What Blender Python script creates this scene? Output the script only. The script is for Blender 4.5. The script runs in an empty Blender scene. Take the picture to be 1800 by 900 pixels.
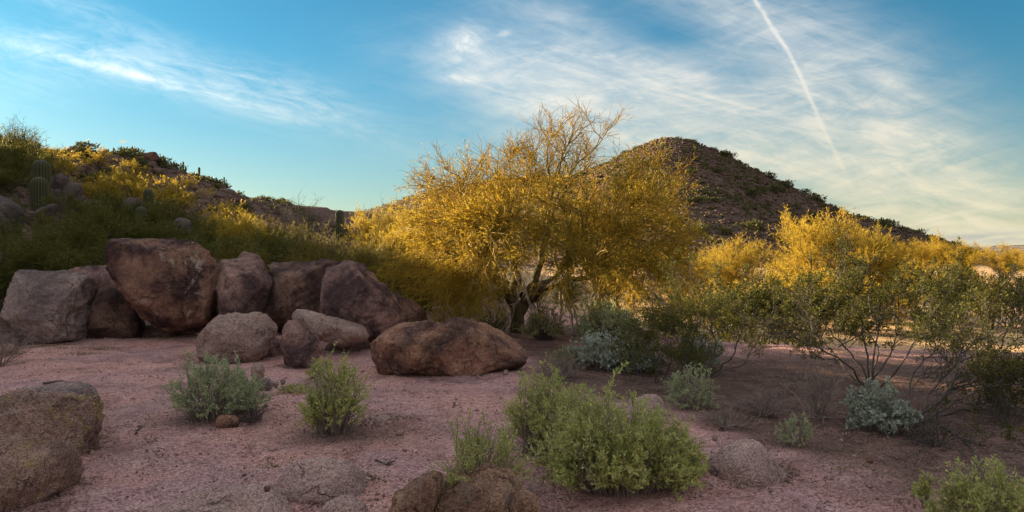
import bpy, bmesh, math, random
import numpy as np
from mathutils import Vector, Matrix, Euler

S = bpy.context.scene
COL = S.collection
R = math.radians
F = 1285.0                     # focal length in pixels of the 1800 px wide photograph
CAM_Z = 1.6

# ------------------------------------------------------------------ camera
cd = bpy.data.cameras.new('camera')
cd.sensor_width = 36.0
cd.lens = F / 1800.0 * 36.0
cd.clip_start = 0.05
cd.clip_end = 20000
cam = bpy.data.objects.new('camera', cd)
cam.location = (0, 0, CAM_Z)
cam.rotation_euler = (R(90), 0, 0)
COL.objects.link(cam)
S.camera = cam

# ------------------------------------------------------------------ light
SUN_AZ, SUN_EL = -60.0, 13.0   # azimuth from +Y towards +X, elevation
sd = np.array([math.sin(R(SUN_AZ)) * math.cos(R(SUN_EL)), math.cos(R(SUN_AZ)) * math.cos(R(SUN_EL)), math.sin(R(SUN_EL))])
sl = bpy.data.lights.new('sun', 'SUN')
sl.energy = 5.0
sl.angle = R(0.5)
sl.color = (1.0, 0.79, 0.47)
sun = bpy.data.objects.new('sun', sl)
sun.rotation_euler = Vector(sd).to_track_quat('Z', 'Y').to_euler()
COL.objects.link(sun)

S.view_settings.view_transform = 'Standard'
S.view_settings.look = 'None'
S.view_settings.gamma = 1.0
S.view_settings.exposure = EXPOSURE = 2.1
S.render.engine = 'CYCLES'
S.cycles.max_bounces = 6
S.cycles.transparent_max_bounces = 4


# ------------------------------------------------------------------ node helpers
class V:
    """a socket with arithmetic"""
    def __init__(s, t, k): s.t, s.k = t, k
    def _m(s, op, *o):
        n = s.t.nodes.new('ShaderNodeMath'); n.operation = op
        for i, a in enumerate((s,) + o):
            if isinstance(a, V): s.t.links.new(a.k, n.inputs[i])
            else: n.inputs[i].default_value = a
        return V(s.t, n.outputs[0])
    def __add__(s, o): return s._m('ADD', o)
    def __sub__(s, o): return s._m('SUBTRACT', o)
    def __mul__(s, o): return s._m('MULTIPLY', o)
    def __truediv__(s, o): return s._m('DIVIDE', o)
    def clamp(s): return s._m('MAXIMUM', 0.0)._m('MINIMUM', 1.0)
    def exp(s): return s._m('EXPONENT')
    def abs(s): return s._m('ABSOLUTE')
    def step(s, a, b):
        n = s.t.nodes.new('ShaderNodeMapRange'); n.interpolation_type = 'SMOOTHSTEP'
        s.t.links.new(s.k, n.inputs[0]); n.inputs[1].default_value = a; n.inputs[2].default_value = b
        n.inputs[3].default_value = 0; n.inputs[4].default_value = 1
        return V(s.t, n.outputs[0])
    def lin(s, a, b, c, d):
        n = s.t.nodes.new('ShaderNodeMapRange')
        s.t.links.new(s.k, n.inputs[0])
        for i, x in enumerate((a, b, c, d)): n.inputs[i + 1].default_value = x
        return V(s.t, n.outputs[0])


def vec3(t, x, y, z=0.0):
    n = t.nodes.new('ShaderNodeCombineXYZ')
    for i, a in enumerate((x, y, z)):
        if isinstance(a, V): t.links.new(a.k, n.inputs[i])
        else: n.inputs[i].default_value = a
    return n.outputs[0]


def noise(t, vec, scale, detail=6, rough=0.55, dist=0.0, lac=2.0):
    n = t.nodes.new('ShaderNodeTexNoise')
    if vec is not None: t.links.new(vec, n.inputs['Vector'])
    n.inputs['Scale'].default_value = scale; n.inputs['Detail'].default_value = detail
    n.inputs['Roughness'].default_value = rough; n.inputs['Distortion'].default_value = dist
    return V(t, n.outputs[0])


def mixc(t, fac, a, b, mode='MIX'):
    n = t.nodes.new('ShaderNodeMix'); n.data_type = 'RGBA'; n.blend_type = mode; n.clamp_factor = True
    for sk, a_ in ((n.inputs[0], fac), (n.inputs[6], a), (n.inputs[7], b)):
        if isinstance(a_, V): t.links.new(a_.k, sk)
        elif hasattr(a_, 'is_linked'): t.links.new(a_, sk)
        elif isinstance(a_, (int, float)): sk.default_value = a_
        else: sk.default_value = tuple(a_[:3]) + (1,)
    return n.outputs[2]


# ------------------------------------------------------------------ sky
W = bpy.data.worlds.new('World'); S.world = W; W.use_nodes = True
t = W.node_tree; t.nodes.clear()
out = t.nodes.new('ShaderNodeOutputWorld'); bg = t.nodes.new('ShaderNodeBackground')
SKY_STRENGTH = 0.13
bg.inputs[1].default_value = SKY_STRENGTH
t.links.new(bg.outputs[0], out.inputs[0])
sk = t.nodes.new('ShaderNodeTexSky'); sk.sky_type = 'NISHITA'; sk.sun_disc = False
sk.sun_elevation = R(SUN_EL); sk.sun_rotation = R(SUN_AZ)
sk.air_density = 1.0; sk.dust_density = 0.6; sk.ozone_density = 1.6; sk.altitude = 500
tc = t.nodes.new('ShaderNodeTexCoord'); sx = t.nodes.new('ShaderNodeSeparateXYZ')
t.links.new(tc.outputs['Generated'], sx.inputs[0])
dx, dy, dz = (V(t, sx.outputs[i]) for i in range(3))
dys = dy._m('MAXIMUM', 0.15)
u, v = dx / dys, dz / dys      # directions on the northern half of the sky
front = dy.step(0.25, 0.55) * (v * -1.0).step(-0.62, -0.36)


def px(x, y): return (x - 900) / F, (450 - y) / F


def blob(x, y, a, b, ang=0.0, soft=1.0):
    """soft elliptical patch of sky centred on a direction; a, b half axes"""
    cu, cv = px(x, y); c, s_ = math.cos(R(ang)), math.sin(R(ang))
    du, dv = u - cu, v - cv
    p = (du * c + dv * s_) / (a / F); q = (dv * c - du * s_) / (b / F)
    return ((p * p + q * q) * -1.0).exp()


def strand(pts, w, fade=0.06):
    """soft line through directions (a contrail or a streak)"""
    tot = None
    for (x0, y0, a0), (x1, y1, a1) in zip(pts[:-1], pts[1:]):
        (ua, va), (ub, vb) = px(x0, y0), px(x1, y1)
        L = math.hypot(ub - ua, vb - va); tx, ty = (ub - ua) / L, (vb - va) / L
        du, dv = u + wob - ua, v - va
        al = (du * tx + dv * ty) / L; pe = (dv * tx - du * ty) / (w / F)
        s_ = al.step(-0.12, 0.12) * (al * -1.0 + 1.0).step(-0.12, 0.12)
        c = (pe * pe * -1.0).exp() * s_ * al.lin(0, 1, a0, a1)
        tot = c if tot is None else tot._m('MAXIMUM', c)
    return tot


wob = (noise(t, vec3(t, u, v), 14, 3) - 0.5) * 0.008
# wisps are combed along the high wind, rising towards the upper left
c_, s_ = math.cos(R(-15)), math.sin(R(-15))
ru, rv = u * c_ + v * s_, v * c_ - u * s_
wisp = noise(t, vec3(t, ru * 1.0, rv * 4.5, 0.3), 4.2, 10, 0.66, 1.4).step(0.36, 0.68)
wisp2 = noise(t, vec3(t, ru * 1.0, rv * 3.2, 4.7), 15, 9, 0.66, 1.1).step(0.32, 0.72)
c2, s2 = math.cos(R(14)), math.sin(R(14))
rr, rs = u * c2 + v * s2, v * c2 - u * s2
wispr = noise(t, vec3(t, rr, rs * 4.0, 9.1), 5.0, 10, 0.66, 1.5).step(0.34, 0.70)
veil = noise(t, vec3(t, u, v * 1.8, 3.1), 5, 5, 0.5, 0.6).step(0.3, 0.7)
fil = noise(t, vec3(t, ru, rv * 5.0, 2.2), 26, 7, 0.7, 1.6).step(0.3, 0.75)
mass = (blob(1040, 125, 230, 60, -6) * 0.75 + blob(935, 165, 75, 42, 0) * 0.55 + blob(1200, 205, 330, 100, -10) * 0.95
        + blob(1500, 250, 240, 120, -25) * 0.8 + blob(1440, 60, 240, 70, -22) * 0.50 + blob(1640, 370, 300, 75, -8) * 0.95
        + blob(1250, 20, 160, 40, -20) * 0.35 + blob(980, 30, 150, 36, -15) * 0.35 + blob(1250, 260, 420, 60, 0) * .35
        - blob(1290, 128, 85, 20, -6) * .4 - blob(1150, 70, 110, 34, -4) * .38 - blob(1440, 345, 90, 40, -20) * .6).clamp()
left = (blob(380, 160, 270, 34, -16) * 0.85 + blob(120, 95, 190, 32, -12) * 0.6 + blob(520, 165, 130, 36, -16) * 0.7
        + blob(200, 40, 300, 26, -22) * 0.45 + blob(40, 130, 160, 60, 0) * 0.3).clamp()
puff = (blob(815, 70, 34, 22, 35) * 0.55 + blob(800, 85, 60, 36, 20) * 0.3 + blob(820, 140, 42, 9, -4) * 0.55 + blob(888, 58, 12, 6, 10) * 0.4)
streak = strand([(-60, 60, .3), (100, 95, .45), (150, 110, .9), (330, 155, .9), (520, 208, .3), (620, 235, 0)], 9) * wisp2.lin(0, 1, .45, 1)
arm = strand([(1500, 115, 0), (1570, 145, .5), (1640, 190, .1)], 16) * wisp2.lin(0, 1, .4, 1) + strand([(1560, 275, .1), (1640, 250, .5), (1720, 222, .0)], 12) * wispr.lin(0, 1, .3, 1)
trail = strand([(1310, -30, .9), (1335, 15, .95), (1385, 90, .95), (1420, 165, .75), (1452, 235, .42), (1490, 315, .16), (1515, 370, 0)], 3.6) * noise(t, vec3(t, u, v), 60, 4).lin(.3, .6, .55, 1)
trailh = strand([(1315, -10, .3), (1385, 95, .35), (1425, 185, .35), (1470, 290, .2), (1500, 350, 0)], 15) * wisp2
lowb = blob(1640, 413, 120, 8, 0) * 0.8 + blob(1790, 418, 120, 10, 2) * 0.7
lowc = blob(1760, 425, 110, 16, 0) * .55
cover = (mass * (wisp * 0.36 + wispr * 0.36 + wisp2 * .14 + fil * .10 + veil * .22 + 0.15)
         + left * (wisp * 0.42 + wisp2 * 0.40 + fil * .18 + .02) * .52 + puff * wisp2.lin(0, 1, .35, 1.2) + streak * 0.42 + arm * 0.6 + trail * .62 + trailh * .5 + lowc)
tiny = blob(216, 249, 6, 2.0, 2)
# broad bright cloud added over the unseen sky to lift light on the ground
fill_cloud = noise(t, tc.outputs['Generated'], 3.0, 8, 0.6, 0.8).step(0.22, 0.62) * 0.95 * dz.step(0.0, 0.12)
cover = (cover * front + fill_cloud * (front * -1.0 + 1.0)).clamp() * dz.step(-0.01, 0.02)
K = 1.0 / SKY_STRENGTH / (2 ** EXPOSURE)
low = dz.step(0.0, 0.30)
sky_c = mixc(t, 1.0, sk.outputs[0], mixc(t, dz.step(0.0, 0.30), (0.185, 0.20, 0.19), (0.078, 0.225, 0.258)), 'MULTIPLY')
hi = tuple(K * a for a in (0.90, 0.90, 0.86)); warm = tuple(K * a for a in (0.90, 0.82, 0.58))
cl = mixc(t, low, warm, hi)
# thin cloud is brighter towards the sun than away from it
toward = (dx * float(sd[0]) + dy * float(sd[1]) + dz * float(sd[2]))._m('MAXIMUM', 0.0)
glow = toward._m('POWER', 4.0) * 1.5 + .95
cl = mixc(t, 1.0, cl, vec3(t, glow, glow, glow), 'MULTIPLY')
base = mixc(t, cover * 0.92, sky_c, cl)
base = mixc(t, lowb.clamp() * front * noise(t, vec3(t, u, v * 7.0), 9, 6, .6, .6).step(.35, .62) * .6, base, tuple(K * a for a in (0.30, 0.36, 0.42)))
base = mixc(t, tiny * front * .8, base, tuple(K * a for a in (0.95, 0.78, 0.36)))
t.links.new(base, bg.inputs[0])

# ------------------------------------------------------------------ geometry helpers
rng = np.random.default_rng(7)


def at(x, y, Y):
    """world point seen in direction of photo pixel (x, y) at distance Y"""
    return np.array([(x - 900) / F * Y, Y, CAM_Z - (y - 450) / F * Y])


def sstep(a, b, x):
    q = np.clip((x - a) / (b - a), 0, 1)
    return q * q * (3 - 2 * q)


def _hash(ix, iy, iz, seed):
    h = (ix.astype(np.int64) * 374761393 + iy.astype(np.int64) * 668265263 + iz.astype(np.int64) * 2147483647 + seed * 1274126177) & 0xFFFFFFFF
    h = ((h ^ (h >> 13)) * 1274126177) & 0xFFFFFFFF
    h = ((h ^ (h >> 16)) * 2246822519) & 0xFFFFFFFF
    return ((h ^ (h >> 15)) & 0xFFFF) / 32767.5 - 1.0


def vnoise(p, seed=0):
    f = np.floor(p); q = p - f; f = f.astype(np.int64)
    w = q * q * q * (q * (q * 6 - 15) + 10)
    r = 0
    for i in (0, 1):
        wx = w[:, 0] if i else 1 - w[:, 0]
        for j in (0, 1):
            wy = w[:, 1] if j else 1 - w[:, 1]
            for k in (0, 1):
                wz = w[:, 2] if k else 1 - w[:, 2]
                r = r + wx * wy * wz * _hash(f[:, 0] + i, f[:, 1] + j, f[:, 2] + k, seed)
    return r


def fbm(p, oct=4, seed=0, gain=0.5):
    p = np.asarray(p, float)
    r = 0; a = 1.0; q = p
    for o in range(oct):
        r = r + a * vnoise(q, seed + o * 17)
        a *= gain; q = q * 2.03 + 11.7
    return r


def fbm2(x, y, oct=4, seed=0, gain=0.5):
    x = np.asarray(x, float); sh = x.shape
    return fbm(np.stack([x.ravel(), np.asarray(y, float).ravel(), np.full(x.size, 3.3)], 1), oct, seed, gain).reshape(sh)


def ridged(p, oct=3, seed=0):
    r = 0; a = 1.0; q = np.asarray(p, float)
    for o in range(oct):
        r = r + a * (1 - np.abs(vnoise(q, seed + o * 31)) * 2)
        a *= 0.5; q = q * 2.1 + 5.1
    return r


def make_mesh(name, verts, quads=None, tris=None, mat=None, smooth=True, mats=None, midx=None):
    me = bpy.data.meshes.new(name)
    verts = np.asarray(verts, np.float32)
    me.vertices.add(len(verts)); me.vertices.foreach_set('co', verts.ravel())
    q = np.zeros((0, 4), np.int32) if quads is None else np.asarray(quads, np.int32)
    r = np.zeros((0, 3), np.int32) if tris is None else np.asarray(tris, np.int32)
    nl = q.size + r.size
    me.loops.add(nl); me.loops.foreach_set('vertex_index', np.concatenate([q.ravel(), r.ravel()]).astype(np.int32))
    me.polygons.add(len(q) + len(r))
    st = np.concatenate([np.arange(len(q)) * 4, q.size + np.arange(len(r)) * 3]).astype(np.int32)
    me.polygons.foreach_set('loop_start', st)
    if smooth: me.polygons.foreach_set('use_smooth', np.ones(len(st), bool))
    if mat is not None: me.materials.append(mat)
    if mats:
        for m_ in mats: me.materials.append(m_)
        me.polygons.foreach_set('material_index', np.asarray(midx, np.int32))
    me.update(calc_edges=True)
    me.validate(clean_customdata=False)
    return me


def link(name, data, parent=None, loc=None):
    o = bpy.data.objects.new(name, data)
    COL.objects.link(o)
    if parent is not None: o.parent = parent
    if loc is not None: o.location = loc
    return o


def tag(o, label, cat, group=None):
    o['label'] = label; o['category'] = cat
    if group: o['group'] = group
    return o


def dup(root, loc, rotz=0.0, scale=1.0, label=None, group=None):
    r = root.copy(); COL.objects.link(r)
    r.location = loc; r.rotation_euler = (0, 0, rotz)
    r.scale = scale if hasattr(scale, '__len__') else (scale,) * 3
    if label: r['label'] = label
    if group: r['group'] = group
    for ch in list(root.children):
        c = ch.copy(); COL.objects.link(c); c.parent = r
        c.matrix_parent_inverse = Matrix.Identity(4)
    return r


class Acc:
    """collects quads and triangles for one mesh"""
    def __init__(s): s.v, s.q, s.t, s.n = [], [], [], 0
    def add(s, v, q=None, t_=None):
        v = np.asarray(v).reshape(-1, 3)
        if q is not None: s.q.append(np.asarray(q) + s.n)
        if t_ is not None: s.t.append(np.asarray(t_) + s.n)
        s.v.append(v); s.n += len(v)
    def mesh(s, name, mat, smooth=True):
        return make_mesh(name, np.concatenate(s.v) if s.v else np.zeros((0, 3)), np.concatenate(s.q) if s.q else None, np.concatenate(s.t) if s.t else None, mat, smooth)


def unit(a): return a / np.maximum(np.linalg.norm(a, axis=-1, keepdims=True), 1e-9)


def tubes(acc, P, r, sides=4):
    """P (N,S,3) centre lines, r (N,S) radii"""
    N, Sg, _ = P.shape
    T = np.gradient(P, axis=1) if Sg > 2 else np.repeat((P[:, 1:] - P[:, :1]), 2, 1)
    T = unit(T)
    m = unit(P[:, -1] - P[:, 0])
    ref = np.where(np.abs(m[:, 2:3]) > 0.8, np.array([[1.0, 0.1, 0]]), np.array([[0, 0.1, 1.0]]))[:, None, :]
    A = unit(np.cross(T, np.broadcast_to(ref, T.shape))); B = np.cross(T, A)
    ang = np.arange(sides) / sides * 2 * np.pi
    ring = P[:, :, None, :] + r[:, :, None, None] * (A[:, :, None, :] * np.cos(ang)[None, None, :, None] + B[:, :, None, :] * np.sin(ang)[None, None, :, None])
    idx = np.arange(N * Sg * sides).reshape(N, Sg, sides)
    a = idx[:, :-1, :]; b = idx[:, 1:, :]
    q = np.stack([a, np.roll(a, -1, 2), np.roll(b, -1, 2), b], -1).reshape(-1, 4)
    acc.add(ring.reshape(-1, 3), q)


def grow(P0, D0, L, segs, wander, trop, rg, bend=None):
    """random-walk centre lines"""
    N = len(P0); P = np.zeros((N, segs + 1, 3)); P[:, 0] = P0; d = unit(D0.copy())
    for i in range(segs):
        d = unit(d + rg.normal(0, wander, (N, 3)) + np.asarray(trop))
        P[:, i + 1] = P[:, i] + d * (L / segs)[:, None]
    return P


def sprout(P, n, t0, t1, ang, rg, jitter=0.25):
    """n child starts per parent line: positions, directions, parent index, place along it"""
    N, Sg, _ = P.shape
    k = np.repeat(np.arange(N), n)
    tt = np.clip(rg.uniform(t0, t1, N * n), 0, 0.999) * (Sg - 1)
    i = tt.astype(int); f = (tt - i)[:, None]
    a, b = P[k, i], P[k, i + 1]
    tan = unit(b - a)
    rnd = unit(np.cross(tan, rg.normal(0, 1, tan.shape)))
    an = np.radians(ang) * (1 + rg.normal(0, jitter, N * n))[:, None]
    return a * (1 - f) + b * f, tan * np.cos(an) + rnd * np.sin(an), k, tt / (Sg - 1)


def leaves(acc, pos, axis, length, width, rg, fold=0.25):
    """folded pointed blades, one quad each"""
    N = len(pos); ax = unit(axis)
    sd_ = unit(np.cross(ax, rg.normal(0, 1, ax.shape))); up = np.cross(sd_, ax)
    L = np.broadcast_to(length, (N,))[:, None]; Wd = np.broadcast_to(width, (N,))[:, None]
    mid = pos + ax * L * 0.45
    v = np.stack([pos, mid + sd_ * Wd * 0.5 + up * Wd * fold, pos + ax * L, mid - sd_ * Wd * 0.5 + up * Wd * fold], 1)
    acc.add(v.reshape(-1, 3), np.arange(N * 4).reshape(N, 4))


_ico = {}
def ico(level):
    if level not in _ico:
        bm = bmesh.new(); bmesh.ops.create_icosphere(bm, subdivisions=level, radius=1.0)
        bm.verts.ensure_lookup_table()
        _ico[level] = (np.array([v_.co for v_ in bm.verts]), np.array([[l.index for l in f.verts] for f in bm.faces]))
        bm.free()
    return _ico[level]


def hull2(pts):
    pts = sorted(map(tuple, pts))
    def half(ps):
        h = []
        for p in ps:
            while len(h) > 1 and (h[-1][0] - h[-2][0]) * (p[1] - h[-2][1]) - (h[-1][1] - h[-2][1]) * (p[0] - h[-2][0]) <= 0: h.pop()
            h.append(p)
        return h
    a, b = half(pts), half(pts[::-1])
    return np.array(a[:-1] + b[:-1])


# ------------------------------------------------------------------ materials
def new_mat(name):
    m = bpy.data.materials.new(name); m.use_nodes = True
    t = m.node_tree; t.nodes.clear()
    o = t.nodes.new('ShaderNodeOutputMaterial')
    return m, t, o


def principled(t, o, color, rough=0.85, bump=None, bstr=0.3, bdist=0.02, spec=0.25):
    b = t.nodes.new('ShaderNodeBsdfPrincipled')
    if hasattr(color, 'is_linked'): t.links.new(color, b.inputs['Base Color'])
    else: b.inputs['Base Color'].default_value = tuple(color) + (1,)
    b.inputs['Roughness'].default_value = rough
    b.inputs['Specular IOR Level'].default_value = spec
    if bump is not None:
        n = t.nodes.new('ShaderNodeBump'); n.inputs['Strength'].default_value = bstr; n.inputs['Distance'].default_value = bdist
        t.links.new(bump.k, n.inputs['Height']); t.links.new(n.outputs[0], b.inputs['Normal'])
    t.links.new(b.outputs[0], o.inputs[0])
    return b


def leaf_mat(name, a, b, c=None, trans=0.35, cfrac=0.0):
    """two leaf colours mixed per leaf; light passes through"""
    m, t, o = new_mat(name)
    g = t.nodes.new('ShaderNodeNewGeometry'); rnd = V(t, g.outputs['Random Per Island'])
    tcn = t.nodes.new('ShaderNodeTexCoord')
    n = noise(t, tcn.outputs['Object'], 3.0, 3)
    col = mixc(t, (rnd * 0.65 + n.step(0.3, 0.7) * 0.45).clamp(), a, b)
    if c: col = mixc(t, (rnd * 7.31)._m('FRACT').step(1 - cfrac - 0.02, 1 - cfrac), col, c)
    d = t.nodes.new('ShaderNodeBsdfPrincipled'); d.inputs['Roughness'].default_value = 0.6; d.inputs['Specular IOR Level'].default_value = 0.2
    tr = t.nodes.new('ShaderNodeBsdfTranslucent'); mx = t.nodes.new('ShaderNodeMixShader'); mx.inputs[0].default_value = trans
    t.links.new(col, d.inputs['Base Color']); t.links.new(col, tr.inputs[0])
    t.links.new(d.outputs[0], mx.inputs[1]); t.links.new(tr.outputs[0], mx.inputs[2]); t.links.new(mx.outputs[0], o.inputs[0])
    return m


def bark_mat(name, a, b, scale=12):
    m, t, o = new_mat(name)
    tcn = t.nodes.new('ShaderNodeTexCoord')
    n = noise(t, tcn.outputs['Object'], scale, 6, 0.65)
    f = noise(t, tcn.outputs['Object'], scale * 5, 4, 0.6)
    principled(t, o, mixc(t, n.step(0.3, 0.7), a, b), 0.85, f, 0.6, 0.01)
    return m


def rock_mat(name, dark, mid, light, varnish=0.5, lichen=0.2, scale=1.6, pale=(0.55, 0.46, 0.40), yellow=0.0, grain=1.0):
    """weathered granite: desert varnish over a paler body, lichen flecks, grainy relief"""
    m, t, o = new_mat(name)
    tcn = t.nodes.new('ShaderNodeTexCoord'); vec = tcn.outputs['Object']
    oi = t.nodes.new('ShaderNodeObjectInfo'); add = t.nodes.new('ShaderNodeVectorMath'); add.operation = 'ADD'
    mul = t.nodes.new('ShaderNodeVectorMath'); mul.operation = 'SCALE'; mul.inputs['Scale'].default_value = 37.0
    cmb = vec3(t, V(t, oi.outputs['Random']), V(t, oi.outputs['Random']) * 1.7, V(t, oi.outputs['Random']) * 0.6)
    t.links.new(cmb, mul.inputs[0]); t.links.new(vec, add.inputs[0]); t.links.new(mul.outputs[0], add.inputs[1]); vec = add.outputs[0]
    n1 = noise(t, vec, scale, 7, 0.6, 0.4); n2 = noise(t, vec, scale * 3.1, 7, 0.65, 0.6); n3 = noise(t, vec, 45, 4, 0.7); n4 = noise(t, vec, scale * 1.3, 6, 0.62, 1.2)
    col = mixc(t, n2.step(0.33, 0.68), mid, light)
    col = mixc(t, (n1 + (n2 - 0.5) * 0.35).step(0.5 - 0.10, 0.5 + 0.11) * varnish * 1.6, col, dark)
    n5 = noise(t, vec, scale * 5.5, 6, 0.7, 0.3)
    col = mixc(t, n4.step(0.56, 0.66) * n5.step(0.45, 0.6) * lichen, col, pale)
    if yellow: col = mixc(t, noise(t, vec, scale * 1.1, 5, 0.6).step(0.52, 0.6) * n5.step(0.42, 0.58) * yellow, col, (0.42, 0.34, 0.05))
    vo = t.nodes.new('ShaderNodeTexVoronoi'); vo.inputs['Scale'].default_value = 95; t.links.new(vec, vo.inputs['Vector'])
    sp = V(t, vo.outputs['Distance'])
    vcol = t.nodes.new('ShaderNodeSeparateColor'); t.links.new(vo.outputs['Color'], vcol.inputs[0]); cell = V(t, vcol.outputs[0])
    col = mixc(t, 1.0, col, mixc(t, cell, (1 - .42 * grain,) * 3, (1 + .42 * grain,) * 3), 'MULTIPLY')
    col = mixc(t, 1.0, col, mixc(t, n3, (.7,) * 3, (1.3,) * 3), 'MULTIPLY')
    # hairline joints: thin dark lines wandering over the faces
    wv = t.nodes.new('ShaderNodeVectorMath'); wv.operation = 'ADD'; nn = t.nodes.new('ShaderNodeTexNoise'); nn.inputs['Scale'].default_value = scale * 1.5; nn.inputs['Detail'].default_value = 5
    t.links.new(vec, nn.inputs['Vector']); t.links.new(vec, wv.inputs[0]); t.links.new(nn.outputs['Color'], wv.inputs[1])
    ve = t.nodes.new('ShaderNodeTexVoronoi'); ve.feature = 'DISTANCE_TO_EDGE'; ve.inputs['Scale'].default_value = scale * .9; t.links.new(wv.outputs[0], ve.inputs['Vector'])
    crack = (V(t, ve.outputs['Distance']).step(0.0, 0.022) * -1.0 + 1.0) * n4.step(.42, .55)
    col = mixc(t, crack * .55, col, tuple(c_ * .45 for c_ in dark))
    h = n2 * 1.1 + n5 * 0.7 + n3 * 0.28 - sp * 0.25 * grain - crack * .5
    principled(t, o, col, 0.88, h, 1.0, 0.06, 0.2)
    return m

# ------------------------------------------------------------------ terrain
def interp(x, xs, ys): return np.interp(x, xs, ys)


def wash_w(x, y): return y - interp(x, [-4, 2, 4, 7, 10, 16], [40, 17.0, 14.0, 12.0, 10.5, 9.5]) + 0.8 * fbm2(x * .25, y * .25, 2, 5)


def gz_base(x, y):
    """the valley floor"""
    x = np.asarray(x, float); y = np.asarray(y, float)
    far = sstep(60, 150, np.hypot(x, y))
    z = ((.03 + .07 * sstep(8, 14, np.hypot(x, y))) * fbm2(x * .28, y * .28, 3, 1) + 0.03 * fbm2(x * 1.3, y * 1.3, 3, 2)) * (1 - far * .5)
    z = z - 0.85 * sstep(0, 5, wash_w(x, y)) * sstep(0.5, 4, x) * (1 - .6 * sstep(24, 60, y))
    # a hump of gravel over buried granite on the left, and a shallow runnel crossing to the right
    z = z - .10 * np.exp(-(x / 5) ** 2 - ((y - 4.5) / 1.2) ** 2)
    z = z + 0.05 * np.exp(-((x + 2.0) / 1.5) ** 2 - ((y - 7.2) / .8) ** 2)
    z = z - 0.06 * np.exp(-((x - 0.05 + (y - 6) * .15) / .45) ** 2) * sstep(8.5, 6, y)
    for (bx, by, bw, bh) in [(-1.3, 5.15, .7, .03), (1.62, 5.6, .6, .03), (1.33, 7.3, .5, .03), (-1.2, 7.0, .35, .03)]:
        z = z + bh * np.exp(-((x - bx) / bw) ** 2 - ((y - by) / (bw * .9)) ** 2)
    return z


XR = -38.0
def hill_R(y): return interp(y, [-60, -20, 0, 22, 30, 34, 37, 41, 46, 55, 65, 75, 85, 95, 110, 130, 150, 200, 260], [2, 8, 15, 16.0, 13.1, 11.9, 11.3, 10.7, 10.2, 9.8, 11.0, 11.9, 11.6, 10.5, 10.2, 10.6, 11.5, 13.5, 14])
def hill_F(y): return interp(y, [-60, 6, 12, 17, 25, 40, 80, 120, 200], [-14, -12, -8.5, -6.0, -4, -5, -7, -9, -14])


def hillside_z(x, y):
    x = np.asarray(x, float); y = np.asarray(y, float)
    tt = (x - XR) / (hill_F(y) - XR)
    Rr = hill_R(y)
    up = np.where(tt < 0, 1 - (np.clip(-tt, 0, 4) * .9) ** 1.5 * .5, 1 - np.clip(tt, 0, 1.5))
    up = np.where((tt > -.12) & (tt < .12), 1 - (tt + .12) ** 2 / .48, up)
    z = Rr * np.where(up > 0, np.clip(up, 0, 2) ** interp(y, [20, 45, 80, 130], [1.75, 1.75, 1.5, 1.15]), up)
    s = np.clip(up, 0, 1)
    z = z + (0.45 * fbm2(x * .13, y * .13, 4, 21) + .25 * fbm2(x * .5, y * .5, 3, 22)) * s ** .5
    return np.where(up < 0, up * 6, z)


PK = (55.0, 250.0, 40.5)
def mount_z(x, y):
    x = np.asarray(x, float); y = np.asarray(y, float)
    rx, ry = x - PK[0], y - PK[1]
    r = np.hypot(rx - np.where(ry < 0, .22 * ry, 0), ry * np.where(ry < 0, .78, 1.0)) * (1 + .05 * np.sin(np.arctan2(ry, rx) * 5 + 1))
    cone = interp(r, [0, 3, 8, 14.5, 30.6, 39, 54.5, 67.6, 82.5, 92, 110, 400], [41.6, 41.2, 39.9, 36.8, 28.2, 23.4, 15.4, 10.4, 5.0, 1.5, -4, -90])
    zr = interp(x, [-140, -66, -50, -42, -29, -4, 19.5, 40, 60, 90, 112, 130], [14, 16, 15.8, 18, 23.0, 28.4, 30.0, 29, 26, 8, -6, -20])
    yc = 250 + interp(x, [-140, -40, 20], [-20, -12, 10])
    d = y - yc
    ridge = zr * (1 - (np.sqrt(d * d + 16) - 4) / np.where(d < 0, 80.0, 120.0))
    k = 1.6
    z = k * np.logaddexp(cone / k, ridge / k)
    th = np.arctan2(ry, rx); z = z - 1.1 * np.clip(fbm2(th * 5 + 3, r * .012, 2, 35), 0, 1) * sstep(6, 25, r) * sstep(110, 70, r)
    z = z + (.7 * fbm2(x * .045, y * .045, 3, 31) + .2 * fbm2(x * .2, y * .2, 3, 32)) * sstep(0, 6, z)
    return z


def axis(fine, far_lo, far_hi, g):
    lo, hi, st = fine
    c = list(np.arange(lo, hi, st)); d = st; v = hi
    while v < far_hi: c.append(v); d *= g; v += d
    c.append(far_hi); d = st; v = lo - st; pre = []
    while v > far_lo: pre.append(v); d *= g; v -= d
    pre.append(far_lo)
    return np.array(pre[::-1] + c)


def grid_mesh(name, xs, ys, zf, mat, relief=None):
    X, Y = np.meshgrid(xs, ys)
    Z = zf(X, Y)
    idx = np.arange(X.size).reshape(X.shape)
    q = np.stack([idx[:-1, :-1], idx[:-1, 1:], idx[1:, 1:], idx[1:, :-1]], -1).reshape(-1, 4)
    me = make_mesh(name, np.stack([X.ravel(), Y.ravel(), Z.ravel()], 1), q, None, mat)
    return me, X, Y, Z


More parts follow.
